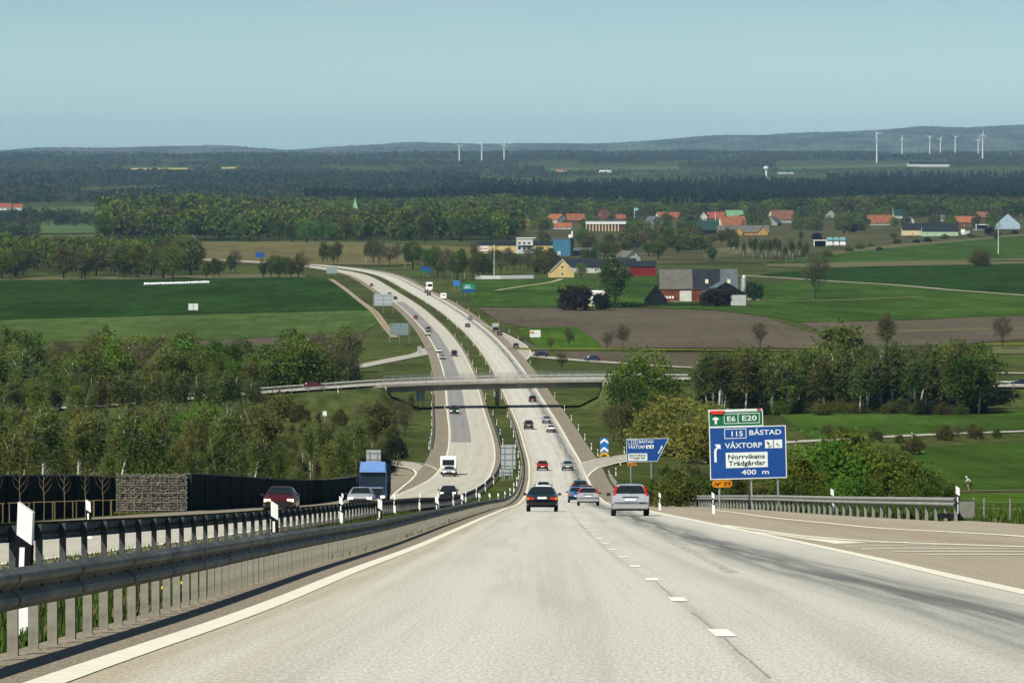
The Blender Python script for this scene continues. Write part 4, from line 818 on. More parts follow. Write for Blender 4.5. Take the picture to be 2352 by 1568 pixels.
t, w_, z0, z1 = sign_back('white roadside hoarding with a small orange emblem', 1217, 758, 1241.5, 774, 781, 0, 2, M('hoarding_pale', (.66, .70, .68), var=.04, scale=.7), name='hoarding', back=False)
m = MB(); m.prism([(-w_ * .28 + .5 * math.cos(a) * 1.5, z0 + (z1 - z0) * .66 + .5 * math.sin(a) * .9) for a in np.linspace(0, 2 * math.pi, 14)[:-1]], 'y', -.06, -.03); m.obj('emblem', sorange, t)
m = MB()
for a, b, ww in ((.12, .68, .22), (.22, .55, .3), (-.02, .32, .6)): m.box((a * w_, -.035, z0 + (z1 - z0) * b), (ww * w_, .02, .1))
m.obj('lettering', M('faint_ink', (.40, .44, .43), var=0), t)
t, *_ = sign_back('plain dark blue sign beside the far motorway', 587, 580, 608, 591, 600, 0, 2, sblue, name='direction_sign', back=False)
t, w_, z0, z1 = sign_back('sign half blue and half green on the outside of the bend', 968, 613, 989, 626, 636, 0, 2, sblue, name='direction_sign', back=False); plate_(t, 'green_panel', -w_ / 2, z0, w_ * .3, z0 + (z1 - z0) * .42, sgreen, y=-.04, th=.05)
sign_back('small light blue sign beside the green one', 1041, 644, 1057, 657, 667, 0, 2, M('sign_soft_blue', (.05, .17, .42), var=.1, rough=.5), name='direction_sign', back=False)
t, w_, z0, z1 = sign_back('green direction sign with a blue lower strip', 1062, 652, 1091, 671, 681, 0, 2, M('sign_soft_green', (.02, .22, .14), var=.1, rough=.5), name='direction_sign', back=False); plate_(t, 'blue_panel', -w_ / 2, z0, w_ / 2, z0 + (z1 - z0) * .35, sblue, y=-.04, th=.05)
m = MB()
for i in range(3): m.box((-.1 * w_, -.035, z0 + (z1 - z0) * (.5 + .16 * i)), (w_ * (.55 - .1 * i), .02, .22))
m.obj('lettering', swhite, t)
sign_back('small square white notice in the brush below the overpass', 741, 944, 750, 955, 975, 0, 1, swhite, name='notice', back=False)
sign_back('pale blue panel in front of the yellow factory wall', 1727, 0, 1745, 0, 600, 0, 2, D=2900, name='notice') if False else None

# ------------------------------------------------------------------ delineator posts
dw = M('delineator_white', (.82, .82, .79), var=.03, scale=10, rough=.5); dk = M('delineator_black', (.012, .013, .014), var=0, rough=.5)
b = MB(); b.prism([(-.062, -.5), (.062, -.5), (.062, .98), (-.062, 1.06)], 'y', -.04, .04); db_ = b.mesh('post', dw)
b = MB(); b.prism([(-.0635, .80), (.0635, .72), (.0635, .42), (-.0635, .50)], 'y', -.042, .042); dbb = b.mesh('black_band', dk)
b = MB(); b.box((-.012, -.044, .605), (.042, .006, .19)); dbr = b.mesh('reflector', dw)
def delineators(ph, anchor, pts, grp, sc=1.0):
    for i, (x, y) in enumerate(pts):
        t = thing('delineator_post', f'white marker post {ph}, {nth(i + 1)} {anchor}', 'marker post', (x, y, float(zt(x, y))), rnd.uniform(-.15, .15), grp, sc)
        t.rotation_euler = (rnd.uniform(-.03, .03), rnd.uniform(-.04, .04), rnd.uniform(-.15, .15))
        link('post', db_, t); link('black_band', dbb, t); link('reflector', dbr, t)
g_ = 'marker posts along the motorway'
delineators('behind the northbound rail', 'going uphill from the bridge', [(X(47, 36.3), 36.3), (X(631, 80), 80), (X(871, 130), 130)][::-1] and [(float(L1(y)) - .42, y) for y in (930, 880, 830, 780, 730, 680, 630, 580, 530, 480, 430, 380, 330, 280, 230, 180)] + [(X(871, 130), 130), (X(631, 80), 80), (X(47, 36.3), 36.3)], g_)
delineators('by the southbound rail of the median', 'going uphill from the bridge', [(float(L2(y)) + .4, y) for y in (940, 890, 840, 790, 740, 690, 640, 590, 540, 490, 440, 390, 340, 290, 240, 172)], g_)
delineators('on the northbound shoulder', 'from the bridge towards the slip road', [(float(RX(y)) + 3.15, y) for y in (965, 915, 865, 815, 768)], g_)
delineators('on the northbound shoulder', 'out beyond the bridge', [(float(RX(y)) + (6.6 if 1290 < y < 1640 else 3.2), y) for y in (1040, 1100, 1270, 1340, 1400, 1470, 1540, 1620, 1700, 1790, 1880, 1980)], g_)
delineators('in the median', 'out beyond the bridge', [(float(LX(y)) - 1.1, y) for y in (1030, 1090, 1150, 1210, 1270, 1340, 1420, 1500, 1590, 1680, 1780, 1880, 1990, 2110, 2240)], g_)
delineators('on the southbound median edge', 'out beyond the bridge', [(float(IX(y)) + 1.1, y) for y in (1030, 1090, 1150, 1210, 1270, 1340, 1420, 1500)], g_)
delineators('on the southbound shoulder', 'counting uphill from the bend', [(float(OX(y)) - 3.3, y) for y in (1180, 1110, 1060, 990, 940, 890, 840, 800, 770)], g_)
delineators('beside the exit slip road', 'from the chevron marker', [(G(1373, 1046).x, G(1373, 1046).y), (G(1434, 1040).x, G(1434, 1040).y), (G(1425, 1066).x, G(1425, 1066).y), (G(1405, 1090).x + .6, G(1405, 1090).y), (G(1960, 1013).x, G(1960, 1013).y), (G(2095, 1005).x, G(2095, 1005).y)], g_)
delineators('behind the verge guard rail', 'counting uphill from the silver estate', [(X(1516, 262), 262), (X(1640, 214), 214), (X(1914, 186), 186), (X(2203, 150), 150)], g_)
delineators('before the dark noise barrier', 'counting downhill', [(X(204, 118), 118), (X(787, 330), 330)], g_)
delineators('on the overpass road', 'from the red car', [(X(778, 962), 958), (X(1022, 974), 972)], g_)

# ------------------------------------------------------------------ noise barrier, gabion, saplings
barm = M('dark_barrier', (.022, .03, .032), var=.2, scale=2, rough=.8, stretch=(1, 1, 8))
def barrier(label, xs, ys, hs):
    t = thing('noise_barrier', label, 'barrier', (xs[0], ys[0], float(zt(xs[0], ys[0])))); o = Vector(t.location); rings = []
    for x, y, h in zip(xs, ys, hs):
        z = float(zt(x, y)) - o.z; rings.append([(x - o.x + .15, y - o.y, z - .4), (x - o.x + .15, y - o.y, z + h), (x - o.x - .15, y - o.y, z + h), (x - o.x - .15, y - o.y, z - .4)])
    MB().loft(rings).obj('wall', barm, t)
    m = MB(); m.loft([[(r[1][0] + .04, r[1][1], r[1][2] + .002), (r[1][0] + .04, r[1][1], r[1][2] + .07), (r[2][0] - .04, r[2][1], r[2][2] + .07), (r[2][0] - .04, r[2][1], r[2][2] + .002)] for r in rings]); m.obj('coping', M('barrier_coping', (.12, .14, .14), var=.2, scale=2), t)
    m = MB()
    for x, y, h in list(zip(xs, ys, hs))[::2]: m.box((x - o.x + .2, y - o.y, float(zt(x, y)) - o.z + h / 2), (.12, .18, h))
    m.obj('upright', M('barrier_upright', (.03, .036, .036), var=.1), t)
ba = np.arange(120, 267, 4.0); barrier('dark noise barrier set back behind the staked saplings', np.full(len(ba), -23.3), ba, np.interp(ba, [120, 206, 240, 266], [1.95, 1.9, 2.0, 1.95]))
bb = np.arange(267.2, 566, 6.0); barrier('long dark noise barrier running from the stone gabion to the blue lorry', np.interp(bb, [267, 420, 500, 566], [-19.1, -18.6, -18.0, -17.2]), bb, np.interp(bb, [267, 420, 500, 560], [2.18, 2.12, 2.0, 1.7]))
zg = float(zt(-21, 266.5)); gb = thing('gabion_wall', 'gabion wall of pale broken stones in wire, between the two dark barriers', 'stone wall', (-21.15, 266.6, zg))
stone = M('gabion_stone', (.12, .105, .08), var=.6, scale=5, col2=(.25, .225, .18), rough=.95, detail=3)
m = MB(); m.box((0, .55, 1.0), (4.1, .9, 2.1)); m.obj('core', M('gabion_core', (.05, .048, .045), var=.2), gb)
rs = random.Random(4); m = MB()
for iz in range(15):
    for ix in range(27):
        cx = -1.97 + ix * .151 + (iz % 2) * .07 + rs.uniform(-.03, .03); cz = .05 + iz * .146 + rs.uniform(-.03, .03); s = rs.uniform(.07, .115); n = 6; off = rs.uniform(0, 6.28)
        rings = []
        for j, (f, d) in enumerate(((.55, -.5), (1, -.1), (.9, .6))):
            rings.append([(cx + s * f * math.cos(off + 6.283 * k / n) * rs.uniform(.8, 1.15), .1 + d * .13 + rs.uniform(-.02, .02), cz + s * .85 * f * math.sin(off + 6.283 * k / n) * rs.uniform(.8, 1.15)) for k in range(n)])
        m.loft(rings)
m.obj('stones', stone, gb)
m = MB()
for ix in range(9): m.box((-2.05 + ix * .51, -.03, 1.05), (.012, .012, 2.1))
for iz in range(5): m.box((0, -.03, .05 + iz * .5), (4.1, .012, .012))
m.obj('wire', steel, gb)
bark = M('pale_bark', (.15, .125, .075), var=.2, scale=8); wood = M('stake_wood', (.19, .15, .075), var=.2, scale=6)
for i, (uu, hh, ww) in enumerate([(-12, 2.4, 1), (49, 2.6, 1), (104, 2.6, 1), (151, 2.2, .9), (199, 2.6, .7), (239, 2.5, .9), (278, 2.3, .8), (330, 2.0, .8)]):
    Dd = 21.0 * F / (1176 - uu) * .995; x = -21.0; z = float(zt(x, Dd)); rs = random.Random(i)
    t = thing('sapling', f'thin bare sapling before the noise barrier, {nth(8 - i)} out from the gabion', 'tree', (x, Dd, z), 0, 'staked saplings')
    m = MB(); m.tube([(0, 0, -.2), (.02, 0, .7), (-.02, .02, 1.25), (.01, 0, hh)], [.03, .028, .022, .008], 6); m.obj('trunk', bark, t)
    m = MB()
    for s in range(6):
        z0 = 1.05 + s * .17; a = (s % 2) * math.pi + rs.uniform(-.6, .6); l = rs.uniform(.35, .65) * ww
        m.tube([(0, 0, z0), (math.cos(a) * l * .5, math.sin(a) * l * .5, z0 + l * .55), (math.cos(a) * l * .8, math.sin(a) * l * .8, z0 + l * 1.35)], [.014, .01, .004], 5)
    m.obj('branches', bark, t)
    t = thing('tree_stakes', f'wooden stakes with crossbar holding a sapling, {nth(8 - i)} out from the gabion', 'stakes', (x, Dd - .25, z), rs.uniform(-.15, .15), 'sapling stakes')
    for s in (-1, 1): MB().tube([(s * .42, 0, -.3), (s * .42, 0, .74)], .026, 6).obj('stake', wood, t)
    MB().tube([(-.5, 0, .74), (.5, 0, .755)], .02, 6).obj('crossbar', wood, t)
# end box of the verge guard rail, electricity style cabinet
x, D = X(2222, 141), 141.0; zg = float(zt(x, D)); t = thing('end_board', 'square grey metal board closing the end of the verge guard rail', 'end board', (x, D, zg))
kk = D / F; plate_(t, 'panel', -.255, P(2222, 1190, D).z - zg, .255, P(2222, 1148, D).z - zg, M('board_grey', (.20, .20, .17), var=.15, scale=4, rough=.6), th=.06)
m = MB(); frame(m, -.262, P(2222, 1190, D).z - zg - .004, .262, P(2222, 1148, D).z - zg + .004, .02, y=-.04, th=.01); m.obj('rim', M('board_rim', (.07, .07, .06), var=.1), t)
for s in (-.15, .15): MB().box((s, .06, .1), (.1, .08, .6)).obj('post', blackp, t)
MB().prism([(-.9, .1), (-.2, -.0), (-.2, .2), (-.9, .22)], 'y', .1, .2).obj('buried_ramp', blackp, t)
# field fence posts
fw = M('fence_wood', (.20, .19, .15), var=.2, scale=6)
t = thing('field_fence', 'weathered timber post fence with sagging wire beyond the end board', 'fence', (14.4, 134, float(zt(14.4, 134))))
fp = [(2262, 139), (2322, 134), (2385, 129), (2450, 125), (2238, 148)]
for uu, dd in fp: x = X(uu, dd); MB().tube([(x - 14.4, dd - 134, float(zt(x, dd)) - t.location.z - .3), (x - 14.4 + .01, dd - 134, float(zt(x, dd)) - t.location.z + .68)], [.045, .038], 7).obj('post', fw, t)
m = MB(); pw = [(X(uu, dd) - 14.4, dd - 134, float(zt(X(uu, dd), dd)) - t.location.z + .36 + (.02 if i % 2 else 0)) for i, (uu, dd) in enumerate(sorted(fp, key=lambda q: -q[1]))]; m.tube(pw, .0035, 4); m.tube([(a, b, c + .2) for a, b, c in pw], .0025, 4); m.obj('wire', M('fence_wire', (.32, .33, .31), var=0), t)
# white silage bales in a row
bal = M('bale_wrap', (.80, .81, .79), var=.08, scale=2, rough=.35)
bm_ = MB(); n = 16
bm_.loft([[(xx, r * math.cos(6.283 * k / n), .62 + r * math.sin(6.283 * k / n)) for k in range(n)] for xx, r in ((-.62, .35), (-.60, .52), (-.5, .61), (.5, .61), (.6, .52), (.62, .35))]); bme = bm_.mesh('bale', bal, True)
a, b_ = G(334, 655.5), G(478, 651.5); nb_ = 24
for i in range(nb_):
    f = i / (nb_ - 1); p = a.lerp(b_, f); o = link('silage_bale', bme, None, (p.x, p.y + rnd.uniform(-.3, .3), float(zt(p.x, p.y)))); o.rotation_euler = (0, 0, rnd.uniform(-.3, .3)); s = rnd.uniform(1.0, 1.12); o.scale = (s, s, s)
    tag(o, f'white wrapped silage bale, {nth(i + 1)} in the row counted towards the motorway', 'bale', 'row of white bales at the field edge')
# cyclist on the path
p = G(2225, 1126.5); bk = thing('bicycle', 'bicycle ridden along the field path by the cyclist in white', 'bicycle', p, R(100), scale=1.0)
blackm = M('bike_black', (.02, .02, .02), var=0)
for yy in (-.52, .52):
    o = MB(); nn = 20; o.loft([[(.02 * math.cos(b), yy + (.33 + .02 * math.sin(b)) * math.cos(a), .34 + (.33 + .02 * math.sin(b)) * math.sin(a)) for b in np.linspace(0, 6.283, 7)[:-1]] for a in np.linspace(0, 6.283, nn)], True, False); o.obj('wheel', rubber, bk)
m = MB(); A = [(0, -.52, .34), (0, -.08, .3), (0, -.2, .8), (0, .38, .82), (0, .52, .34)]
for i, j in ((0, 1), (0, 2), (1, 2), (2, 3), (1, 3), (3, 4)): m.tube([A[i], A[j]], .02, 6)
m.tube([(0, .38, .82), (0, .42, 1.0)], .018, 6); m.tube([(-.22, .45, 1.0), (.22, .45, 1.0)], .016, 6); m.box((0, -.22, .88), (.14, .26, .06)); m.obj('frame', blackm, bk)
pr = thing('person', 'cyclist in a white top and dark shorts leaning over the handlebars', 'person', p, R(100))
def skin(name, nodes, edges, mat, parent):
    me = bpy.data.meshes.new(name); me.from_pydata([n[0] for n in nodes], edges, []); me.materials.append(mat); o = link(name, me, parent); mo = o.modifiers.new('skin', 'SKIN'); mo.use_smooth_shade = True; o.modifiers.new('sub', 'SUBSURF').levels = 1
    for v, n in zip(me.skin_vertices[0].data, nodes): v.radius = (n[1], n[1] * (n[2] if len(n) > 2 else 1))
    me.skin_vertices[0].data[0].use_root = True; return o
skinm = M('skin', (.45, .28, .2), var=.05, scale=5)
nd = [((0, -.22, .95), .15), ((0, -.08, 1.18), .15), ((0, .12, 1.36), .16), ((0, .2, 1.45), .06), ((0, .29, 1.58), .1), ((.17, .12, 1.38), .06), ((.2, .26, 1.18), .045), ((.2, .43, 1.04), .035), ((-.17, .12, 1.38), .06), ((-.2, .26, 1.18), .045), ((-.2, .43, 1.04), .035),
      ((.1, -.18, .9), .1), ((.11, .14, .72), .075), ((.11, -.02, .36), .055), ((.11, .1, .3), .04), ((-.1, -.18, .9), .1), ((-.11, .16, .62), .075), ((-.11, -.05, .2), .055), ((-.11, .07, .14), .04)]
skin('body', nd, [(0, 1), (1, 2), (2, 3), (3, 4), (2, 5), (5, 6), (6, 7), (2, 8), (8, 9), (9, 10), (0, 11), (11, 12), (12, 13), (13, 14), (0, 15), (15, 16), (16, 17), (17, 18)], skinm, pr)
skin('jersey', [((0, -.2, 1.0), .17), ((0, -.08, 1.19), .17), ((0, .12, 1.37), .18), ((.17, .12, 1.39), .075), ((.2, .24, 1.22), .06), ((-.17, .12, 1.39), .075), ((-.2, .24, 1.22), .06)], [(0, 1), (1, 2), (2, 3), (3, 4), (2, 5), (5, 6)], M('white_cloth', (.85, .85, .83), var=.03), pr)
skin('shorts', [((0, -.23, .94), .165), ((.1, -.18, .9), .115), ((.11, .1, .74), .09), ((-.1, -.18, .9), .115), ((-.11, .1, .66), .09)], [(0, 1), (1, 2), (0, 3), (3, 4)], blackm, pr)
m = MB(); m.loft([[(.115 * s * math.cos(a), .29 + .14 * s * math.sin(a), 1.60 + z) for a in np.linspace(0, 6.283, 11)[:-1]] for s, z in ((1, 0), (.92, .06), (.6, .11), (.1, .125))]); m.obj('helmet', M('helmet_white', (.8, .8, .8), var=0), pr)
# ------------------------------------------------------------------ buildings
RF = {'orange': M('clay_tiles', (.26, .088, .045), var=.3, scale=.5, col2=(.34, .14, .07)), 'red': M('red_tiles', (.25, .075, .045), var=.25, scale=.5), 'brown': M('brown_tiles', (.20, .10, .065), var=.25, scale=.5), 'black': M('black_roof', (.022, .027, .03), var=.2, scale=.5), 'grey': M('grey_roof', (.115, .112, .095), var=.2, scale=.4, stretch=(1, 1, 3)),
      'green': M('green_sheet_roof', (.20, .38, .21), var=.2, scale=.4), 'slate': M('slate_roof', (.09, .11, .12), var=.2, scale=.4), 'white': M('white_roof', (.66, .67, .63), var=.1), 'dgreen': M('dark_green_roof', (.02, .05, .04), var=.2)}
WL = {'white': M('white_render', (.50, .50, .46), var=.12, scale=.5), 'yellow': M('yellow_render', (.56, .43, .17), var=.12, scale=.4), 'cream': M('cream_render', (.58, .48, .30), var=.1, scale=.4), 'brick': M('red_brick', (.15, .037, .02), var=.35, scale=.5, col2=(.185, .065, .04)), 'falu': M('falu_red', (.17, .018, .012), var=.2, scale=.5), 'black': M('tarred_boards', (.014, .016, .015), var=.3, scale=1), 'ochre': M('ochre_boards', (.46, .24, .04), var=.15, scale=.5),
      'blue': M('blue_boards', (.34, .45, .50), var=.08), 'grey': M('grey_boards', (.25, .25, .23), var=.2), 'mint': M('mint_boards', (.36, .50, .32), var=.1), 'brown': M('brown_boards', (.12, .06, .035), var=.2), 'fblue': M('factory_blue', (.055, .17, .25), var=.12, scale=.2), 'pblue': M('pale_sheet', (.55, .60, .58), var=.1)}
wing = M('window_dark', (.02, .026, .03), var=0, rough=.15, spec=.6); trim = M('white_trim', (.72, .72, .68), var=.05)
def house(label, u0, u1, vb, ve, vr, wall, roof, orient='side', depth=None, rz=0, win=3, chim=True, cat='house', name='house', door=True, D=None, over=.4, ftrim=False):
    b = G((u0 + u1) / 2, vb); D = D or b.y; k = D / F; x = X((u0 + u1) / 2, D); z = float(zt(x, D)); W = (u1 - u0) * k
    hw = max(1.6, (P(u0, ve, D).z - z)); hr = max(.3, P(u0, vr, D).z - z - hw); d = depth or (8.5 if orient == 'side' else max(10, W * 1.3))
    t = thing(name, label, cat, (x, D + d / 2, z - .1), rz); wm, rm = WL[wall], RF[roof]; h0 = -.5
    if orient == 'side':
        MB().prism([(-d / 2, h0), (d / 2, h0), (d / 2, hw), (0, hw + hr), (-d / 2, hw)], 'x', -W / 2, W / 2).obj('wall', wm, t)
        e = hr / (d / 2) * over
        m = MB().prism([(-d / 2 - over, hw - e + .02), (0, hw + hr + .02), (d / 2 + over, hw - e + .02), (d / 2 + over, hw - e + .22), (0, hw + hr + .24), (-d / 2 - over, hw - e + .22)], 'x', -W / 2 - over, W / 2 + over); ro = m.obj('roof', rm, t)
    else:
        MB().prism([(-W / 2, h0), (W / 2, h0), (W / 2, hw), (0, hw + hr), (-W / 2, hw)], 'y', -d / 2, d / 2).obj('wall', wm, t); e = hr / (W / 2) * over
        m = MB().prism([(-W / 2 - over, hw - e + .02), (0, hw + hr + .02), (W / 2 + over, hw - e + .02), (W / 2 + over, hw - e + .22), (0, hw + hr + .24), (-W / 2 - over, hw - e + .22)], 'y', -d / 2 - over, d / 2 + over); ro = m.obj('roof', rm, t)
        if ftrim:
            for s in (-1, 1): MB().loft([[(s * (W / 2 + over), -d / 2 - over - .06, hw - e - .15), (s * (W / 2 + over), -d / 2 - over - .06, hw - e + .25), (s * (W / 2 + over), -d / 2 - over - .003, hw - e + .25), (s * (W / 2 + over), -d / 2 - over - .003, hw - e - .15)], [(0, -d / 2 - over - .06, hw + hr - .15), (0, -d / 2 - over - .06, hw + hr + .27), (0, -d / 2 - over - .003, hw + hr + .27), (0, -d / 2 - over - .003, hw + hr - .15)]]).obj('bargeboard', trim, t)
    if chim: MB().box((W * .16 if orient == 'side' else 0, .4, hw + hr + .25), (.8, .8, 1.5)).obj('chimney', WL['brick'] if wall != 'brick' else WL['grey'], ro)
    wz = min(hw * .55, 1.6)
    for i in range(win):
        wx = -W / 2 + W * (i + .5) / win; f = MB().box((wx, -d / 2 - .03, wz), (1.3, .05, 1.3)).obj('window', trim, t); MB().box((wx, -d / 2 - .06, wz), (1.05, .03, 1.05)).obj('pane', wing, f)
    if orient == 'gable' and hr > 2 and wall != 'black': f = MB().box((0, -d / 2 - .03, hw + hr * .35), (1.4, .05, 1.3)).obj('window', trim, t); MB().box((0, -d / 2 - .06, hw + hr * .35), (1.1, .03, 1.05)).obj('pane', wing, f)
    return t, W, d, hw, hr
# farm
t, W, d, hw, hr = house('long red brick barn with a roof patched in grey, black and slate', 1516, 1694, 692, 662, 620, 'brick', 'grey', depth=13, win=0, chim=False, cat='barn', name='barn', door=False, over=.3)
e = hr / (d / 2); ss = math.hypot(hr, d / 2)
for a, b, mt in ((.42, 1.0 - .22, RF['black']), (.78, 1.003, RF['slate'])):
    xa, xb = -W / 2 + W * a, -W / 2 + W * b; m = MB(); q = [(xa, -d / 2 - .32, hw - e * .32 + .23), (xb, -d / 2 - .32, hw - e * .32 + .23), (xb, -.02, hw + hr + .235), (xa, -.02, hw + hr + .235)]; m.loft([q, [(x, y, z + .06) for x, y, z in q]]); m.obj('roof_section', mt, t)
for a in (.585, .87): m = MB(); yy, zz_ = -d * .34, hw + hr * .34; q = [(-W / 2 + W * a, yy - .7, zz_ - e * .7 + .34), (-W / 2 + W * a + 1.3, yy - .7, zz_ - e * .7 + .34), (-W / 2 + W * a + 1.3, yy + .7, zz_ + e * .7 + .34), (-W / 2 + W * a, yy + .7, zz_ + e * .7 + .34)]; m.loft([q, [(x, y, z + .05) for x, y, z in q]]); m.obj('skylight', M('roof_patch', (.50, .46, .28), var=.1), t)
MB().box((-W / 2 + W * .33, -d / 2 - .04, 2.2), (5, .08, 4.6)).obj('barn_door', WL['white'], t); MB().box((-W / 2 - .33, 0, hw * .5), (.12, .4, hw)).obj('corner_board', trim, t)
for i in range(7): MB().box((-W / 2 + W * (.06 + i * .035 + (.55 if i > 3 else 0)), -d / 2 - .04, 1.8), (.8, .06, 1.0)).obj('window', trim, t)
house('low black tarred hut with steep pointed roof before the brick barn', 1482, 1532, 698, 688, 656, 'black', 'black', 'gable', 8, 0, 0, False, 'hut', 'hut')
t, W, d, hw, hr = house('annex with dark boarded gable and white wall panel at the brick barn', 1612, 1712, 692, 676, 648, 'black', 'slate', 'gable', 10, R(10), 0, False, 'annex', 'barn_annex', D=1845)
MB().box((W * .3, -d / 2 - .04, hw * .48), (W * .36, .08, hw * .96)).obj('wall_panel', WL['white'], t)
p = G(1709, 690); si = thing('silo', 'pale metal silo tower beside the end of the brick barn', 'silo', p)
k = p.y / F; MB().loft([[(5.2 * k * f * math.cos(a), 5.2 * k * f * math.sin(a), z) for a in np.linspace(0, 6.283, 21)[:-1]] for f, z in ((1, 1.5), (1, 54 * k), (.6, 58 * k), (.05, 59 * k))]).obj('tank', M('silo_metal', (.44, .49, .49), var=.12, scale=.6, rough=.5, metal=.4), si)
m = MB(); m.box((-6.5 * k, 0, 26 * k), (.4, .4, 52 * k)); m.box((0, 0, .8), (1.6, 1.6, 1.6)); m.obj('ladder', steel, si)
house('small yellow cottage with light sheet roof half hidden by a hedge', 1338, 1392, 703, 686, 668, 'cream', 'white', 'side', 7, R(-28), 2, False)
house('yellow farmhouse gable facing the motorway', 1262, 1316, 636, 622, 596, 'yellow', 'black', 'gable', 16, R(4), 1, False, ftrim=True)
house('long low farm building with black roof behind the yellow gable', 1302, 1460, 626, 612, 594, 'white', 'black', 'side', 12, 0, 6, False, 'barn', 'farm_building')
house('white outbuilding with grey roof in front of the long black roof', 1418, 1442, 640, 628, 615, 'white', 'grey', 'side', 7, 0, 2, False, 'outbuilding', 'outbuilding')
house('white house with steep grey roof above the bright red barn', 1424, 1462, 606, 590, 576, 'white', 'grey', 'gable', 12, R(30), 1, True)
house('bright falu red barn with dark low roof', 1446, 1506, 632, 611, 600, 'falu', 'black', 'side', 11, 0, 0, False, 'barn', 'barn')
# pole and white garden wall
p = G(1135, 636); fpole = thing('flagpole', 'very tall white flagpole rising from the white garden wall', 'flagpole', p); MB().tube([(0, 0, 0), (0, 0, 72 * p.y / F)], [.15, .1], 8).obj('pole', trim, fpole); MB().disc((0, 0, 72 * p.y / F + .15), .28, 'y', 10, .4).obj('finial', trim, fpole)
q = [Vector((X(u, D), D, float(zt(X(u, D), D)))) for u, D in ((1092, 2296), (1150, 2300), (1226, 2310))]; t = thing('garden_wall', 'long low white garden wall in front of the scrub', 'wall', q[0])
m = MB(); m.loft([[(a.x - q[0].x, a.y - q[0].y + s, a.z - q[0].z + h) for s, h in ((0, -.3), (0, 1.5), (.4, 1.5), (.4, -.3))] for a in q]); m.obj('wall', trim, t)
# factory
house('long yellow factory hall with a dark flat roof', 1097, 1275, 580, 563, 555, 'yellow', 'black', 'side', 26, 0, 0, False, 'factory', 'factory_hall', over=.3)
b = G(1111, 580); t = thing('billboard', 'white board with red lettering blotch on the yellow factory wall', 'sign', (b.x, b.y - .4, b.z)); kk = b.y / F
plate_(t, 'panel', -11 * kk, 3 * kk, 11 * kk, 15 * kk, trim, th=.1)
m = MB(); 
for i in range(7): m.box(((-5.5 + i * 2.2) * kk, -.1, (9 + (i % 2) * .6) * kk), (1.5 * kk, .06, (3.6 - (i % 3) * .5) * kk))
m.obj('lettering', M('faded_red', (.46, .10, .08), var=.15), t)
b = G(1205, 582); t = thing('factory_tower', 'white boxy factory tower block with ledges above the yellow hall', 'factory', (b.x, b.y + 2, b.z)); kk = b.y / F
MB().box((0, 4, 17 * kk), (38 * kk, 8, 35 * kk)).obj('wall', WL['white'], t); MB().box((3 * kk, 4, 35 * kk), (44 * kk, 9, 1.6 * kk)).obj('roof', trim, t)
for i in range(3):
    for j in range(2): MB().box(((-12 + i * 11) * kk, -.05, (12 + j * 11) * kk), (6 * kk, .2, 5 * kk)).obj('window', wing, t)
MB().box((1 * kk, -.6, 20 * kk), (36 * kk, 1.2, 1.8 * kk)).obj('ledge', trim, t)
b = G(1290, 588); t = thing('factory_block', 'blue cladded factory block at the end of the yellow hall', 'factory', b); kk = b.y / F; MB().box((0, 6, 19 * kk), (40 * kk, 12, 39 * kk)).obj('wall', WL['fblue'], t); MB().box((0, 6, 39.2 * kk), (41 * kk, 12.4, 1.2 * kk)).obj('roof', RF['slate'], t); MB().box((-6 * kk, -.1, 6 * kk), (7 * kk, .2, 10 * kk)).obj('door', WL['pblue'], t)
b = G(1312, 586); t = thing('silo', 'dark silo tower with white cap and vent next to the blue factory block', 'silo', b); kk = b.y / F
MB().box((0, 3, 20 * kk), (13 * kk, 6, 40 * kk)).obj('tower', M('silo_dark', (.02, .03, .035), var=.1), t); MB().loft([[(6.2 * kk * math.cos(a), 3 + 6.2 * kk * math.sin(a), z * kk) for a in np.linspace(0, 6.283, 15)[:-1]] for z in (40, 47)]).obj('cap', trim, t); MB().box((2 * kk, 3, 51 * kk), (3.4 * kk, 2, 8 * kk)).obj('vent', trim, t); MB().box((6.8 * kk, 1, 29 * kk), (1 * kk, 1, 20 * kk)).obj('pipe', steel, t)
house('dark shed row behind the black silo tower', 1318, 1360, 588, 575, 570, 'black', 'slate', 'side', 10, 0, 0, False, 'shed', 'shed')
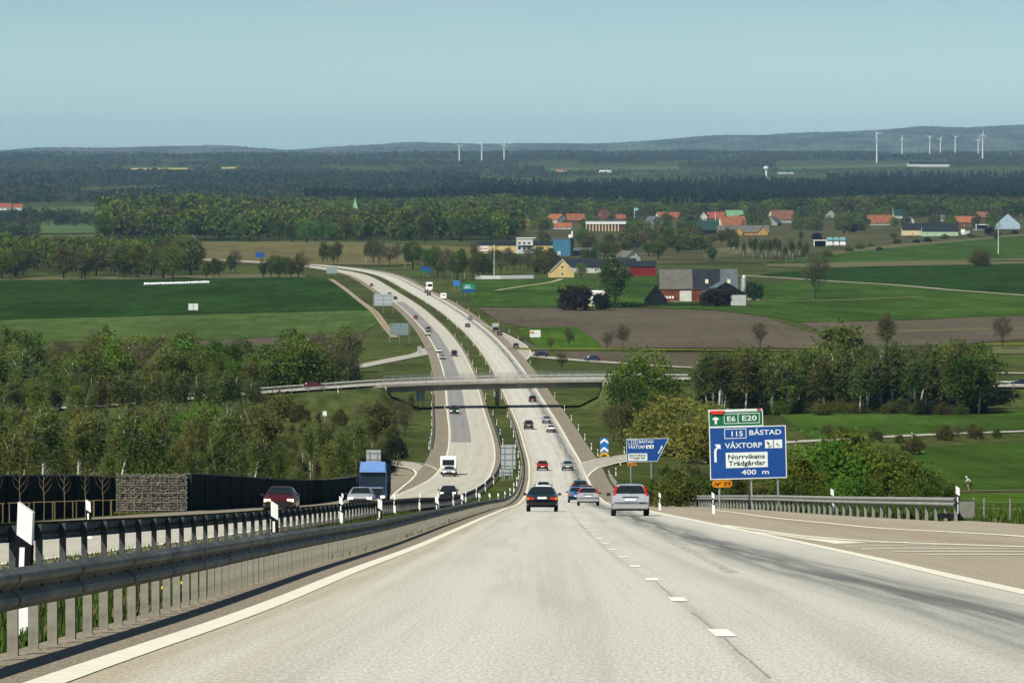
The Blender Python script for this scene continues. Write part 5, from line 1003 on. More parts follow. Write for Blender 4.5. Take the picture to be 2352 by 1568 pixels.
# village
V = [
 ('white gabled house under an orange roof, at the dark trees above the factory', 1262, 1296, 512, 505, 492, 'white', 'orange', 'gable', None, R(38), 2),
 ('house with long orange-red roof next to the white gabled one', 1300, 1342, 512, 505, 491, 'brown', 'orange', 'side', None, R(18), 3),
 ('low building with a bright orange strip of roof', 1270, 1312, 526, 521, 512, 'white', 'orange', 'side', None, 0, 2),
 ('brick red roof peeping over the white colonnade', 1414, 1436, 506, 502, 493, 'brick', 'red', 'side', None, R(10), 2),
 ('rust brown roof behind the dark tree', 1374, 1400, 508, 500, 482, 'brown', 'brown', 'gable', None, R(-30), 1),
 ('brown roofed house below the two village flagpoles', 1183, 1216, 524, 517, 504, 'brown', 'brown', 'side', None, R(-8), 2),
 ('small orange roof glimpsed among bright green trees', 1508, 1530, 502, 498, 487, 'white', 'orange', 'side', None, R(25), 1),
 ('slate roofed house in the shade of green trees', 1488, 1512, 514, 507, 497, 'grey', 'slate', 'gable', None, R(35), 1),
 ('tall white gable end between green trees', 1607, 1624, 512, 498, 486, 'white', 'slate', 'gable', None, 0, 1),
 ('red roofed house with a white flagpole in front', 1624, 1670, 506, 500, 487, 'brown', 'red', 'side', None, 0, 3),
 ('house with pale green metal roof', 1664, 1708, 510, 502, 483, 'brown', 'green', 'side', None, R(28), 2),
 ('big orange roofed house with white gable trim below the green roof', 1652, 1712, 526, 516, 497, 'white', 'orange', 'side', 12, R(18), 3),
 ('black tarred barn with green roof edge at the village corner', 1608, 1650, 540, 527, 508, 'black', 'dgreen', 'side', 12, R(-14), 0),
 ('orange brown roof with white gable, alone above the shed', 1766, 1824, 512, 503, 483, 'white', 'brown', 'side', 12, R(26), 3),
 ('slate grey shed below the orange brown roof', 1762, 1792, 518, 512, 499, 'slate' if False else 'grey', 'slate', 'gable', None, R(-20), 0),
 ('orange roof behind a white flagpole, at the edge of the dark trees', 1990, 2050, 518, 511, 494, 'white', 'orange', 'side', 11, R(22), 2),
 ('white house with dark green roof', 2052, 2082, 502, 494, 482, 'white', 'dgreen', 'side', None, R(10), 2),
 ('wide orange red roof above the dark bush', 2086, 2142, 494, 489, 476, 'brown', 'orange', 'side', 12, R(8), 3),
 ('cream fronted garage under a broad black roof', 2072, 2120, 541, 527, 513, 'cream', 'black', 'side', 12, 0, 1),
 ('wide black roofed house with a mint green front', 2118, 2200, 542, 530, 512, 'mint', 'black', 'side', 13, 0, 4),
 ('orange roofed house with a brown lower storey', 2192, 2240, 521, 510, 497, 'brown', 'orange', 'side', 11, R(-10), 3),
 ('black roofed house with a light blue gable', 2284, 2342, 526, 514, 490, 'blue', 'black', 'gable', 13, 0, 2),
 ('long red roof near the edge of the village', 2292, 2336, 496, 489, 475, 'brick', 'red', 'side', 11, R(8), 3),
 ('tall red roof with small yellow windows', 2328, 2385, 494, 486, 464, 'yellow', 'red', 'side', 12, R(-8), 4),
 ('small grey house by the open carport', 2236, 2262, 530, 524, 514, 'grey', 'black', 'side', None, 0, 1),
 ('dark roof with white wall half lost in shrubs', 2150, 2178, 508, 503, 494, 'white', 'slate', 'gable', None, R(30), 1)]
V += [('faded red roof deep among dark trees', 1882, 1906, 484, 479, 470, 'brown', 'red', 'side', None, R(12), 1), ('narrow white gable between shrubs under the wide orange roof', 2082, 2097, 515, 507, 498, 'white', 'slate', 'gable', None, R(15), 1), ('grey gabled cottage lost among brown trees', 1902, 1926, 500, 493, 482, 'grey', 'grey', 'gable', None, R(-25), 1), ('muted red roof at the tree edge beyond the blue flag', 1536, 1562, 504, 498, 488, 'brick', 'red', 'side', None, R(-15), 2), ('brown roofed house beside a dark bush at the upper village', 2242, 2270, 505, 498, 487, 'brown', 'brown', 'side', None, R(14), 2)]
for a in V: house(*a[:8], orient=a[8], depth=a[9], rz=a[10], win=a[11])
house('long ochre house with grey roof and two yellow gables', 1648, 1766, 540, 533, 518, 'ochre', 'grey', 'side', 12, R(3), 5)
for uu, la in ((1694, 'ochre dormer porch nearer the black tarred barn'), (1752, 'ochre dormer porch farther from the black tarred barn')): house(la, uu - 11, uu + 11, 541, 532, 521, 'ochre', 'grey', 'gable', 6, 0, 2, False, 'porch', 'porch', D=G(1707, 540).y - 4)
t, W, d, hw, hr = house('long white hall with a bright fascia and a row of pale columns', 1347, 1436, 531, 512, 507, 'brown', 'slate', 'side', 14, 0, 0, False, 'hall', 'hall', over=1.0)
MB().box((0, -d / 2 - 1.05, hw + .1), (W + 1.5, .12, 2.0)).obj('fascia', trim, t)
for i in range(11): MB().box((-W / 2 + W * .82 * i / 10, -d / 2 - .5, hw / 2 - .6), (1.0, .5, hw)).obj('column', WL['cream'], t)
b = G(1752, 519); t = thing('container', 'white container beside the slate shed', 'container', b); MB().box((0, 0, 1.4), (8, 2.6, 2.6)).obj('body', trim, t); MB().box((2, -1.33, 1.3), (1.4, .05, 2.2)).obj('door', WL['pblue'], t)
# boats, carport, stacked trailers
for i, (uu, vv, la) in enumerate([(1884, 566, 'dark open shed with a white frame beside the stacked trailers'), (2256, 530, 'white framed carport beside the black roofed house')]):
    b = G(uu, vv); kk = b.y / F; t = thing('carport', la, 'carport', b); MB().box((0, 3, 14 * kk), (30 * kk, 6, 1.6 * kk)).obj('roof', trim, t)
    for s in (-1, 1): MB().box((s * 14 * kk, 0, 7 * kk), (1.8 * kk, .5, 13.2 * kk)).obj('post', trim, t)
    MB().box((0, 5.5, 6.5 * kk), (26 * kk, .4, 12.6 * kk)).obj('wall', WL['black'], t)
k_ = 0
for uu in (1906, 1921, 1936):
    for lev in (0, 1):
        b = G(uu, 565); t = thing('trailer', f'{"teal" if lev else "white"} trailer body {"on top of" if lev else "under"} the {ORD[k_ // 2]} stack outside the dark open shed', 'trailer', (b.x, b.y, b.z + .4 + lev * 3.2), 0, 'stacked trailers'); k_ += 1
        kk = b.y / F; MB().loft([[(-6 * kk, 0, 0), (6 * kk, 0, 0), (6 * kk, 5, 0), (-6 * kk, 5, 0)], [(-6.6 * kk, -.2, 1.4), (6.6 * kk, -.2, 1.4), (6.6 * kk, 5, 1.4), (-6.6 * kk, 5, 1.4)], [(-5 * kk, .2, 2.6), (5 * kk, .2, 2.6), (5 * kk, 4.6, 2.6), (-5 * kk, 4.6, 2.6)]]).obj('body', M('teal_trailer', (.16, .36, .36), var=.1) if lev else trim, t); MB().box((0, 1, -.15), (9 * kk, .3, .3)).obj('chassis', blackp, t)
for uu, la in ((2184, 'white boat hull parked below the orange roofed house'), (2214, 'cream boat hull next to the carport')):
    b = G(uu, 541); kk = b.y / F; t = thing('boat', la, 'boat', b); MB().loft([[(-13 * kk, 0, 1.6), (-13 * kk, 2.4, 1.6), (-13 * kk, 2.4, 3.2), (-13 * kk, 0, 3.2)], [(0, -.3, .6), (0, 2.7, .6), (0, 2.9, 3.3), (0, -.5, 3.3)], [(13 * kk, 1.1, 2.2), (13 * kk, 1.3, 2.2), (13.5 * kk, 1.3, 3.8), (13.5 * kk, 1.1, 3.8)]]).obj('hull', WL['pblue'] if uu < 2200 else trim, t); MB().box((-2 * kk, 1.2, 4.2), (9 * kk, 1.8, 1.9)).obj('cabin', trim, t)
# flagpoles
for uu, vb, vt, flag, la in ((1457, 512, 478, True, 'white flagpole flying a light blue flag over the village'), (1177, 512, 492, False, 'short white flagpole beside the brown roofed house'), (1643, 512, 486, False, 'white flagpole before the red roofed house'), (2051, 516, 480, False, 'white flagpole before the orange roof'), (2293, 583, 528, False, 'lone slim white pole standing in the green field below the village')):
    p = G(uu, vb); kk = p.y / F; t = thing('flagpole', la, 'flagpole', p); MB().tube([(0, 0, 0), (0, 0, (vb - vt) * kk)], [.26, .2], 6).obj('pole', trim, t)
    if flag: m = MB(); m.loft([[(x * kk, .2 * math.sin(x), (vb - vt - z) * kk) for z in (0, 5.5)] + [(x * kk, .2 * math.sin(x) + .06, (vb - vt - z) * kk) for z in (5.5, 0)] for x in np.linspace(.2, 9, 7)]); m.obj('flag', M('flag_blue', (.25, .48, .62), var=.05), t)
# church
b = G(816, 527); kk = b.y / F; t = thing('church', 'white church tower with pale green spire rising from the woods', 'church', b)
MB().box((0, 0, 26 * kk), (10 * kk, 4, 54 * kk)).obj('tower', WL['white'], t); MB().loft([[(-5.6 * kk, -2.3, 53.1 * kk), (5.6 * kk, -2.3, 53.1 * kk), (5.6 * kk, 2.3, 53.1 * kk), (-5.6 * kk, 2.3, 53.1 * kk)], [(-2.5 * kk, -1, 62 * kk), (2.5 * kk, -1, 62 * kk), (2.5 * kk, 1, 62 * kk), (-2.5 * kk, 1, 62 * kk)], [(-.5 * kk, -.2, 73 * kk), (.5 * kk, -.2, 73 * kk), (.5 * kk, .2, 73 * kk), (-.5 * kk, .2, 73 * kk)]]).obj('spire', RF['green'], t)
MB().box((0, -2.05, 46 * kk), (3 * kk, .2, 5 * kk)).obj('window', wing, t); MB().box((-14 * kk, 4, 6 * kk), (24 * kk, 8, 14 * kk)).obj('nave', WL['white'], t)
# far buildings
for a in [('white farm building at the edge of the meadow wood', 424, 450, 556, 548, 542, 'white', 'slate', 'side', 10, 0, 2), ('white warehouse in the plain before the turbines', 961, 1009, 425, 419, 416, 'white', 'slate', 'side', 40, 0, 0), ('white farmhouse far out beyond the pine forest', 1110, 1133, 398, 393, 389, 'white', 'slate', 'side', 20, 0, 0),
          ('white and red farm far out beyond the pines', 1278, 1301, 394, 391, 387.5, 'white', 'orange', 'side', 20, 0, 0), ('long pale shed far out on the plain', 1376, 1404, 397, 394, 391.5, 'white', 'white', 'side', 20, 0, 0), ('huge white warehouse with black roof edge below the turbines', 2086, 2181, 383, 377, 371.5, 'white', 'black', 'side', 60, 0, 0),
          ('cream buildings at the horizon past the turbines', 2318, 2362, 358, 353, 349, 'cream', 'brown', 'side', 60, 0, 0), ('low white block over the pine tops', 1786, 1822, 399, 396, 394, 'white', 'slate', 'side', 30, 0, 0), ('red roofed farm in the far fields', 0, 26, 482, 476, 467, 'white', 'red', 'side', 14, 0, 2), ('second red farmhouse in the far fields, with white walls', 30, 52, 482, 476, 469, 'white', 'red', 'side', 14, 0, 2)]:
    house(*a[:8], orient=a[8], depth=a[9], rz=a[10], win=a[11], chim=False)
p = P(1760, 398, 9600); t = thing('water_tower', 'white mushroom shaped water tower over the pine tops', 'water tower', (p.x, p.y, float(zt(p.x, p.y)))); kk = p.y / F; z0 = p.z - t.location.z
MB().tube([(0, 0, 0), (0, 0, z0 + 6 * kk)], 2.2 * kk, 10).obj('stem', trim, t); MB().loft([[(r * kk * math.cos(a), r * kk * math.sin(a), z0 + z * kk) for a in np.linspace(0, 6.283, 17)[:-1]] for r, z in ((2.5, 6), (6, 11), (6, 15), (1, 16))]).obj('tank', trim, t)
# wind turbines
for i, (uu, vb, vt, la, rot) in enumerate([(1055, 369, 337, 'first of three turbines in a row over the far plain', 20), (1106.5, 361, 333, 'middle turbine of the row of three', 50), (1158, 362, 333, 'last of three turbines in a row, nearest the ridge dip', 75), (2014, 355, 308, 'tall turbine standing apart before the wooded ridge', 5), (2072, 347, 319, 'short turbine between the two tall ones, next to the solitary tall one', 95), (2135.5, 349, 316, 'grey turbine in the middle of the turbine group', 30),
                                         (2160, 349, 320, 'white turbine just beside the grey middle one', 60), (2194, 350, 316, 'slim turbine before the closely paired turbines', 15), (2247, 345, 323, 'small turbine almost touching the tallest one', 45), (2257, 362, 311, 'tallest turbine at the end of the group', 85)]):
    D = 12500 if vb > 353 else 14600; p = P(uu, vb, D); z0 = float(zt(p.x, D)); hub = P(uu, vt, D).z - z0; kk = D / F
    t = thing('wind_turbine', 'white wind turbine, ' + la, 'wind turbine', (p.x, D, z0)); mm = M('turbine_white', (.60, .62, .62), var=.02, rough=.4)
    MB().tube([(0, 0, -5), (0, 0, hub)], [2.3, 1.5], 10).obj('tower', mm, t); MB().box((0, -1, hub + 1.5), (4.2, 11, 4.2)).obj('nacelle', mm, t); o = MB().disc((0, -7.5, hub + 1.5), 2.2, 'y', 10, 3).obj('hub', mm, t)
    bl = 13 if i not in (3, 9) else 15
    for b_ in range(3):
        a = R(rot + 120 * b_); m = MB(); c_, s_ = math.cos(a), math.sin(a)
        m.loft([[(r * c_ - w_ * s_ * s0, -8 + dy, hub + 1.5 + r * s_ + w_ * c_ * s0) for s0, dy in ((-1, .0), (1, .0), (1, -.5), (-1, -.5))] for r, w_ in ((1.5, .5), (6, .9), (bl * .6, .5), (bl, .15))]); m.obj('blade', mm, t)

# ------------------------------------------------------------------ vegetation
def leaf_mat(n, c, c2, hue=.8, trans=.5): return M(n, c, rough=.55, var=.25, scale=2.2, col2=c2, hue=hue, trans=trans, detail=3, spec=.12)
LM = {'fresh': leaf_mat('leaf_fresh', (0.113, 0.198, 0.020), (0.186, 0.271, 0.034)), 'oak': leaf_mat('leaf_mid', (0.079, 0.130, 0.018), (0.136, 0.186, 0.029)), 'birch': leaf_mat('leaf_birch', (0.124, 0.164, 0.021), (0.192, 0.226, 0.038)), 'yellow': leaf_mat('leaf_yellow', (0.203, 0.209, 0.034), (0.260, 0.249, 0.051)),
      'olive': leaf_mat('leaf_olive', (0.113, 0.113, 0.025), (0.175, 0.164, 0.040)), 'dark': leaf_mat('leaf_dark', (0.025, 0.038, 0.016), (0.051, 0.062, 0.025)), 'purple': leaf_mat('leaf_purple', (0.034, 0.025, 0.020), (0.068, 0.047, 0.034)), 'pine': leaf_mat('needle_pine', (0.018, 0.034, 0.017), (0.036, 0.056, 0.025), .5, .1)}
twigm = M('twig_brown', (.10, .088, .05), var=.3, scale=3, hue=.5); twigg = M('twig_grey', (.15, .14, .115), var=.3, scale=3, hue=.4)
tr_white = M('birch_bark', (.50, .48, .40), var=.3, scale=6, col2=(.62, .60, .52), mid=.42); tr_dark = M('tree_bark', (.065, .055, .042), var=.3, scale=6)
def leaves(rg, C, N, rad, size, squash=.7, flat=0):
    """N leaf quads around each clump centre."""
    C = np.asarray(C); idx = np.repeat(np.arange(len(C)), N); p = C[idx] + rg.normal(0, 1, (len(idx), 3)) * np.asarray(rad) * (.55 + .9 * rg.random((len(C), 1)))[idx]
    a = rg.normal(0, 1, (len(idx), 3)); a /= np.linalg.norm(a, axis=1)[:, None]; b = np.cross(a, rg.normal(0, 1, (len(idx), 3))); b /= np.linalg.norm(b, axis=1)[:, None]
    s = (size * (.6 + .8 * rg.random(len(idx))))[:, None]; a = a * s; b = b * s * squash
    return np.stack([p - a, p + b * .8, p + a, p - b * .8], 1)
def twigs(rg, C, N, ln, wd, up=.6):
    idx = np.repeat(np.arange(len(C)), N); p = np.asarray(C)[idx] + rg.normal(0, .03, (len(idx), 3)); d = rg.normal(0, 1, (len(idx), 3)); d[:, 2] = np.abs(d[:, 2]) + up; d[:, :2] += p[:, :2] * 3
    d /= np.linalg.norm(d, axis=1)[:, None]; n = np.cross(d, rg.normal(0, 1, (len(idx), 3))); n /= np.linalg.norm(n, axis=1)[:, None]; l = (ln * (.5 + rg.random(len(idx))))[:, None]; n = n * wd
    return np.stack([p - n, p + n, p + d * l + n * .3, p + d * l - n * .3], 1)
def clumps(rg, n, c, r, inner=.45, low=-1.0):
    out = []
    while len(out) < n:
        d = rg.normal(0, 1, 3); d /= np.linalg.norm(d)
        if d[2] < low: continue
        f = inner + (1 - inner) * rg.random() ** .6; lump = 1 + .22 * math.sin(d[0] * 5 + n) * math.cos(d[1] * 4 + d[2] * 3)
        out.append(np.array(c) + d * np.array(r) * f * lump)
    return np.array(out)
def tree_proto(kind, seed):
    rg = np.random.default_rng(seed); tm = MB(); mat = None; tw = []; bark = tr_dark
    lean = rg.normal(0, .02, 2)
    if kind == 'broad': C = clumps(rg, 85, (0, 0, .60), (.34, .34, .37)); V = leaves(rg, C, 42, (.055, .055, .045), .021); tr, th = .022, .62
    elif kind == 'tall': C = clumps(rg, 80, (0, 0, .60), (.24, .24, .38)); V = leaves(rg, C, 38, (.05, .05, .05), .021); tr, th = .018, .7
    elif kind == 'birch':
        C = clumps(rg, 80, (lean[0] * 4, 0, .64), (.16, .16, .36), .2); C[:, 0] *= 1 - .45 * np.clip(C[:, 2] - .6, 0, 1) / .4; C[:, 1] *= 1 - .45 * np.clip(C[:, 2] - .6, 0, 1) / .4
        V = leaves(rg, C, 30, (.032, .032, .05), .0165); tr, th = .012, .92; bark = tr_white; tw = twigs(rg, C, 5, .09, .0022, -.4)
    elif kind == 'young':
        C = clumps(rg, 70, (0, 0, .54), (.19, .19, .46), .15); V = leaves(rg, C, 34, (.045, .045, .06), .019); tr, th = .010, .9; bark = M('young_bark', (.20, .17, .10), var=.3, scale=6); tw = twigs(rg, C, 4, .14, .0018, .9)
    elif kind == 'bare': C = clumps(rg, 75, (0, 0, .62), (.30, .30, .36), .3); V = leaves(rg, C, 15, (.05, .05, .05), .015); tr, th = .016, .6; tw = twigs(rg, C, 22, .13, .002, .5)
    elif kind == 'bush': C = clumps(rg, 85, (0, 0, .34), (.52, .52, .60), .35, -.45); V = leaves(rg, C, 50, (.085, .085, .075), .034); tr, th = .03, .4
    elif kind == 'round': C = clumps(rg, 90, (0, 0, .45), (.5, .5, .50), .5, -.7); V = leaves(rg, C, 44, (.07, .07, .06), .04); tr, th = .04, .35
    elif kind == 'spruce':
        zz = rg.random(110) ** .8; C = np.stack([np.zeros(110)] * 3, 1); an = rg.random(110) * 6.283; rr = (1 - zz) * .19 * (.5 + .5 * rg.random(110)); C[:, 0] = rr * np.cos(an); C[:, 1] = rr * np.sin(an); C[:, 2] = .1 + zz * .88; V = leaves(rg, C, 20, (.03, .03, .02), .02); tr, th = .014, .95
    top = (lean[0] * 5, lean[1] * 5, th)
    tm.tube([(0, 0, -.04), (lean[0], lean[1], th * .3), (lean[0] * 3, lean[1] * 2, th * .65), top], [tr * 1.25, tr, tr * .7, tr * .18], 7)
    if kind not in ('spruce', 'bush', 'round'):
        for i in rg.choice(len(C), 11, False):
            c = C[i]; z0 = max(th * .25, min(th * .9, c[2] - .12 - .12 * rg.random())); f = z0 / th; tm.tube([(lean[0] * 4 * f, lean[1] * 4 * f, z0), ((c[0] + lean[0] * 4 * f) * .5, c[1] * .5, (z0 + c[2]) / 2 + .01), tuple(c)], [tr * .5, tr * .3, tr * .1], 5)
    if kind in ('bush', 'round'):
        for i in rg.choice(len(C), 7, False): tm.tube([(0, 0, 0), tuple(C[i] * .5), tuple(C[i])], [tr * .5, tr * .35, tr * .1], 5)
    return V, tw, tm, bark
PROTO = {}
def proto(kind, leaf, var):
    key = (kind, leaf, var)
    if key not in PROTO:
        V, tw, tm, bark = tree_proto(kind, hash((kind, var)) % 9973 if False else sum(map(ord, kind)) * 13 + var * 101)
        mats = [LM[leaf], twigg if leaf in ('birch', 'yellow') else twigm]; n = len(V)
        if len(tw): V = np.concatenate([V, tw]); mi = np.r_[np.zeros(n, int), np.ones(len(tw), int)]
        else: mi = None
        PROTO[key] = (quads_mesh('crown', V, mats, mi=mi), tm.mesh('trunk', bark, True))
    return PROTO[key]
NAMES = {'broad': 'broadleaf_tree', 'tall': 'broadleaf_tree', 'birch': 'birch_tree', 'young': 'young_birch_tree', 'bare': 'bare_tree', 'bush': 'shrub', 'round': 'dense_bush', 'spruce': 'spruce_tree'}
DESC = {'fresh': 'fresh green', 'oak': 'mid green', 'birch': 'green', 'yellow': 'yellow-green', 'olive': 'olive', 'dark': 'dark', 'purple': 'purplish dark', 'pine': 'dark needled'}
KD = {'broad': 'round-crowned tree', 'tall': 'tall leafy tree', 'birch': 'slim birch', 'young': 'young birch', 'bare': 'half-bare tree', 'bush': 'shrub', 'round': 'dense bush', 'spruce': 'spruce'}
ntree = [0]
def tree(kind, leaf, loc, h, label, group=None, wide=1.0):
    ntree[0] += 1; cm_, tm_ = proto(kind, leaf, rnd.randrange(4)); t = thing(NAMES[kind], label, 'tree' if kind not in ('bush', 'round') else 'shrub', loc, rnd.uniform(0, 6.28), group, (h * wide, h * wide * rnd.uniform(.9, 1.1), h))
    link('trunk', tm_, t); link('crown', cm_, t); return t
def grove(phrase, anchor_u, pts, kinds, hr, group, wide=(.85, 1.2), hfun=None):
    """pts: [(u, v_ground)] or [(u, D)] when v > 1e4 is encoded as negative D."""
    pts = sorted(pts, key=lambda q: abs(q[0] - anchor_u)); cnt = {}
    for u, v in pts:
        if v < 0: D = -v; x = X(u, D); p = Vector((x, D, float(zt(x, D))))
        else: p = G(u, v)
        kd, lf = kinds[rnd.randrange(len(kinds))]; cnt[(kd, lf)] = cnt.get((kd, lf), 0) + 1; h = rnd.uniform(*hr) if hfun is None else hfun(u, p.y)
        tree(kd, lf, (p.x, p.y, p.z - .15), h, f'{DESC[lf]} {KD[kd]}, {nth(cnt[(kd, lf)])} {phrase}', group, rnd.uniform(*wide))
def scat(n, u0, u1, v0, v1, ok=None):
    out = []
    for i in range(n):
        for _ in range(12):
            u = u0 + (u1 - u0) * ((i + rnd.random()) / n); v = rnd.uniform(v0, v1)
            if ok is None or ok(u, v): out.append((u, v)); break
    return out
def inpoly(poly):
    def f(u, v):
        c = False
        for i in range(len(poly)):
            (a, b), (d, e) = poly[i], poly[i - 1]
            if (b > v) != (e > v) and u < (d - a) * (v - b) / (e - b) + a: c = not c
        return c
    return f
# near-left wood behind the noise barriers
polyA = inpoly([(-60, 1180), (-60, 965), (250, 960), (480, 975), (640, 985), (800, 1000), (862, 1015), (880, 1050), (842, 1066), (838, 1085), (800, 1130), (560, 1155)])
A_ = scat(215, -50, 875, 962, 1150, polyA)
grove('from the blue lorry behind the noise barrier', 860, A_, [('young', 'birch'), ('young', 'olive'), ('young', 'olive'), ('young', 'yellow'), ('young', 'birch'), ('birch', 'birch')], (6, 9), 'trees behind the noise barrier', (.75, 1.25), hfun=lambda u, D: min(11, max(3.2, (float(zt(0, D)) * -1 * F / D + 380 - (rnd.uniform(915, 1050) if u < 610 else rnd.uniform(985, 1070) if u < 690 else rnd.uniform(945, 1060))) * D / F)))
tree('broad', 'fresh', G(470, 1040), 9, 'bright fresh green round tree standing out of the olive thicket below the overpass', None, 1.0); tree('broad', 'fresh', G(420, 1048), 7.5, 'second bright green tree, lower, just beside the brightest one in the thicket', None, 1.1)
# beyond the overpass on the left
B_ = [(u, -(float(ov_y(X(u, 950))) + 9 + 230 * rnd.random() ** 1.6)) for u, _ in scat(120, -60, 800, 0, 1)]
grove('from the lone round bush, beyond the overpass', 800, B_, [('birch', 'birch'), ('broad', 'oak'), ('tall', 'birch'), ('tall', 'oak'), ('birch', 'olive'), ('tall', 'fresh'), ('bare', 'olive'), ('birch', 'yellow')], (9, 14), 'wood beyond the overpass', (1.1, 1.5), hfun=lambda u, D: (13.5 if u < 90 else 13 if 190 < u < 440 or u > 640 else 11) + rnd.uniform(-3, 1.5) - max(0, D - 1050) * .012)
grove('from the bridge end, on the near overpass bank', 640, [(u, -(float(ov_y(X(u, 930))) - rnd.uniform(12, 46))) for u, _ in scat(38, -50, 610, 0, 1)], [('birch', 'birch'), ('birch', 'olive'), ('birch', 'birch'), ('tall', 'birch'), ('birch', 'oak')], (7, 11), 'birches on the near overpass bank', (.9, 1.3))
tree('round', 'oak', G(806, 876), 5.6, 'lone round bush at the wood edge beside the loop road', None, 1.0)
grove('from the bridge in the scrub below the overpass', 880, [(690, -905), (730, -880), (780, -890), (640, -915), (830, -860), (870, -850), (600, -925), (560, -915), (905, -840), (925, -870)], [('young', 'olive'), ('bush', 'olive'), ('bare', 'olive')], (3, 6), 'scrub below the overpass')
grove('on the bank above the blue lorry', 900, [(880, 1092), (868, 1078), (850, 1098), (905, 1052)], [('bush', 'dark'), ('bare', 'olive')], (3, 4.5), 'scrub above the lorry')
grove('on the slope by the southbound shoulder', 960, [(880, 985), (905, 960), (925, 975), (900, 1010), (870, 1035), (930, 1000), (945, 940)], [('bare', 'olive'), ('young', 'olive'), ('bush', 'olive')], (2.5, 5.5), 'scrub on the southbound slope')
# right of the motorway
tree('broad', 'fresh', G(1470, 985), 15.5, 'large round fresh green tree at the right end of the bridge', None, 1.0); tree('broad', 'oak', G(1440, 990), 11, 'mid green tree crowded against the large round tree by the bridge', None, 1.0); tree('broad', 'oak', G(1512, 978), 11, 'broad mid green tree on the far side of the large round one', None, 1.1)
grove('in the brush below the large round tree', 1400, [(1408, 1012), (1432, 1020), (1450, 1015), (1475, 1024), (1500, 1012), (1530, 1018), (1560, 1000)], [('bare', 'olive'), ('young', 'olive'), ('birch', 'olive')], (5, 9), 'brush below the round tree')
polyE = inpoly([(1480, 1080), (1540, 1040), (1640, 1030), (1840, 1040), (1830, 1165), (1520, 1165), (1470, 1120)])
grove('from the exit sign in the bank brush', 1480, scat(44, 1530, 1840, 1085, 1165, polyE), [('young', 'yellow'), ('young', 'birch'), ('bush', 'olive'), ('bush', 'oak'), ('young', 'olive')], (3, 6), 'brush behind the big sign', (1, 1.5), hfun=lambda u, D: max(1.4, min(6, (float(zt(0, D)) * -F / D + 380 - rnd.uniform(1072, 1112)) * D / F)))
grove('in the yellow brush beside the exit sign', 1560, [(1530, 1034), (1548, 1030), (1575, 1022), (1600, 1018), (1640, 1010), (1590, 1036), (1622, 1030), (1555, 1044), (1570, 1050), (1605, 1052), (1640, 1050), (1625, 1062), (1520, 1020), (1660, 1030)], [('young', 'yellow'), ('bush', 'yellow')], (5.5, 9), 'yellow brush by the exit sign', (1.1, 1.5))
grove('out from the big sign in the birch grove', 1640, scat(70, 1625, 2262, 926, 951), [('birch', 'birch'), ('birch', 'birch'), ('tall', 'oak'), ('tall', 'birch'), ('birch', 'olive'), ('birch', 'oak')], (11, 14), 'birch grove behind the sign', (1.1, 1.5), hfun=lambda u, D: (13.5 if 1850 < u else 12) + rnd.uniform(-2.5, 1.8))
grove('out from the big sign under the birches', 1640, scat(34, 1640, 2260, 944, 953), [('bush', 'olive'), ('bush', 'oak'), ('bush', 'dark')], (2, 3.6), 'undergrowth of the birch grove', (1, 1.5))
tree('tall', 'oak', G(1930, 930), 18.5, 'tallest dark green tree rising behind the birch grove', None, 1.1)
polyG = [(1835, -330), (1870, -345), (1905, -335), (1950, -355), (1990, -340), (2030, -350), (2062, -335), (2090, -318), (1935, -318), (2010, -312), (1880, -312), (1970, -312)]
grove('in the leafy clump beside the big sign', 1830, polyG, [('bush', 'fresh'), ('bush', 'birch'), ('bush', 'fresh')], (3, 5), 'leafy clump beside the big sign', (.9, 1.2), hfun=lambda u, D: (5.9 - abs(u - 1955) / 60 + rnd.uniform(-.5, .4)) if D > 322 else rnd.uniform(1.6, 2.6))
grove('along the verge behind the guard rail', 1500, [(1512, -330), (1540, -350), (1568, -335), (1600, -345), (1632, -325), (1668, -335), (1700, -320), (1740, -315), (1780, -322), (1812, -312), (2120, -300), (2150, -310)], [('bush', 'olive'), ('bush', 'oak')], (1.4, 2.4), 'low verge shrubs', (1, 1.5))
grove('from the big sign along the field road', 1850, [(1900, 1012), (1935, 1008), (2065, 1016), (2082, 1034), (2010, 1012), (2170, 1010), (2200, 1012), (2240, 1006), (2290, 1004), (2100, 1044)], [('bush', 'olive'), ('bare', 'olive')], (1.6, 3.6), 'shrubs by the field road')
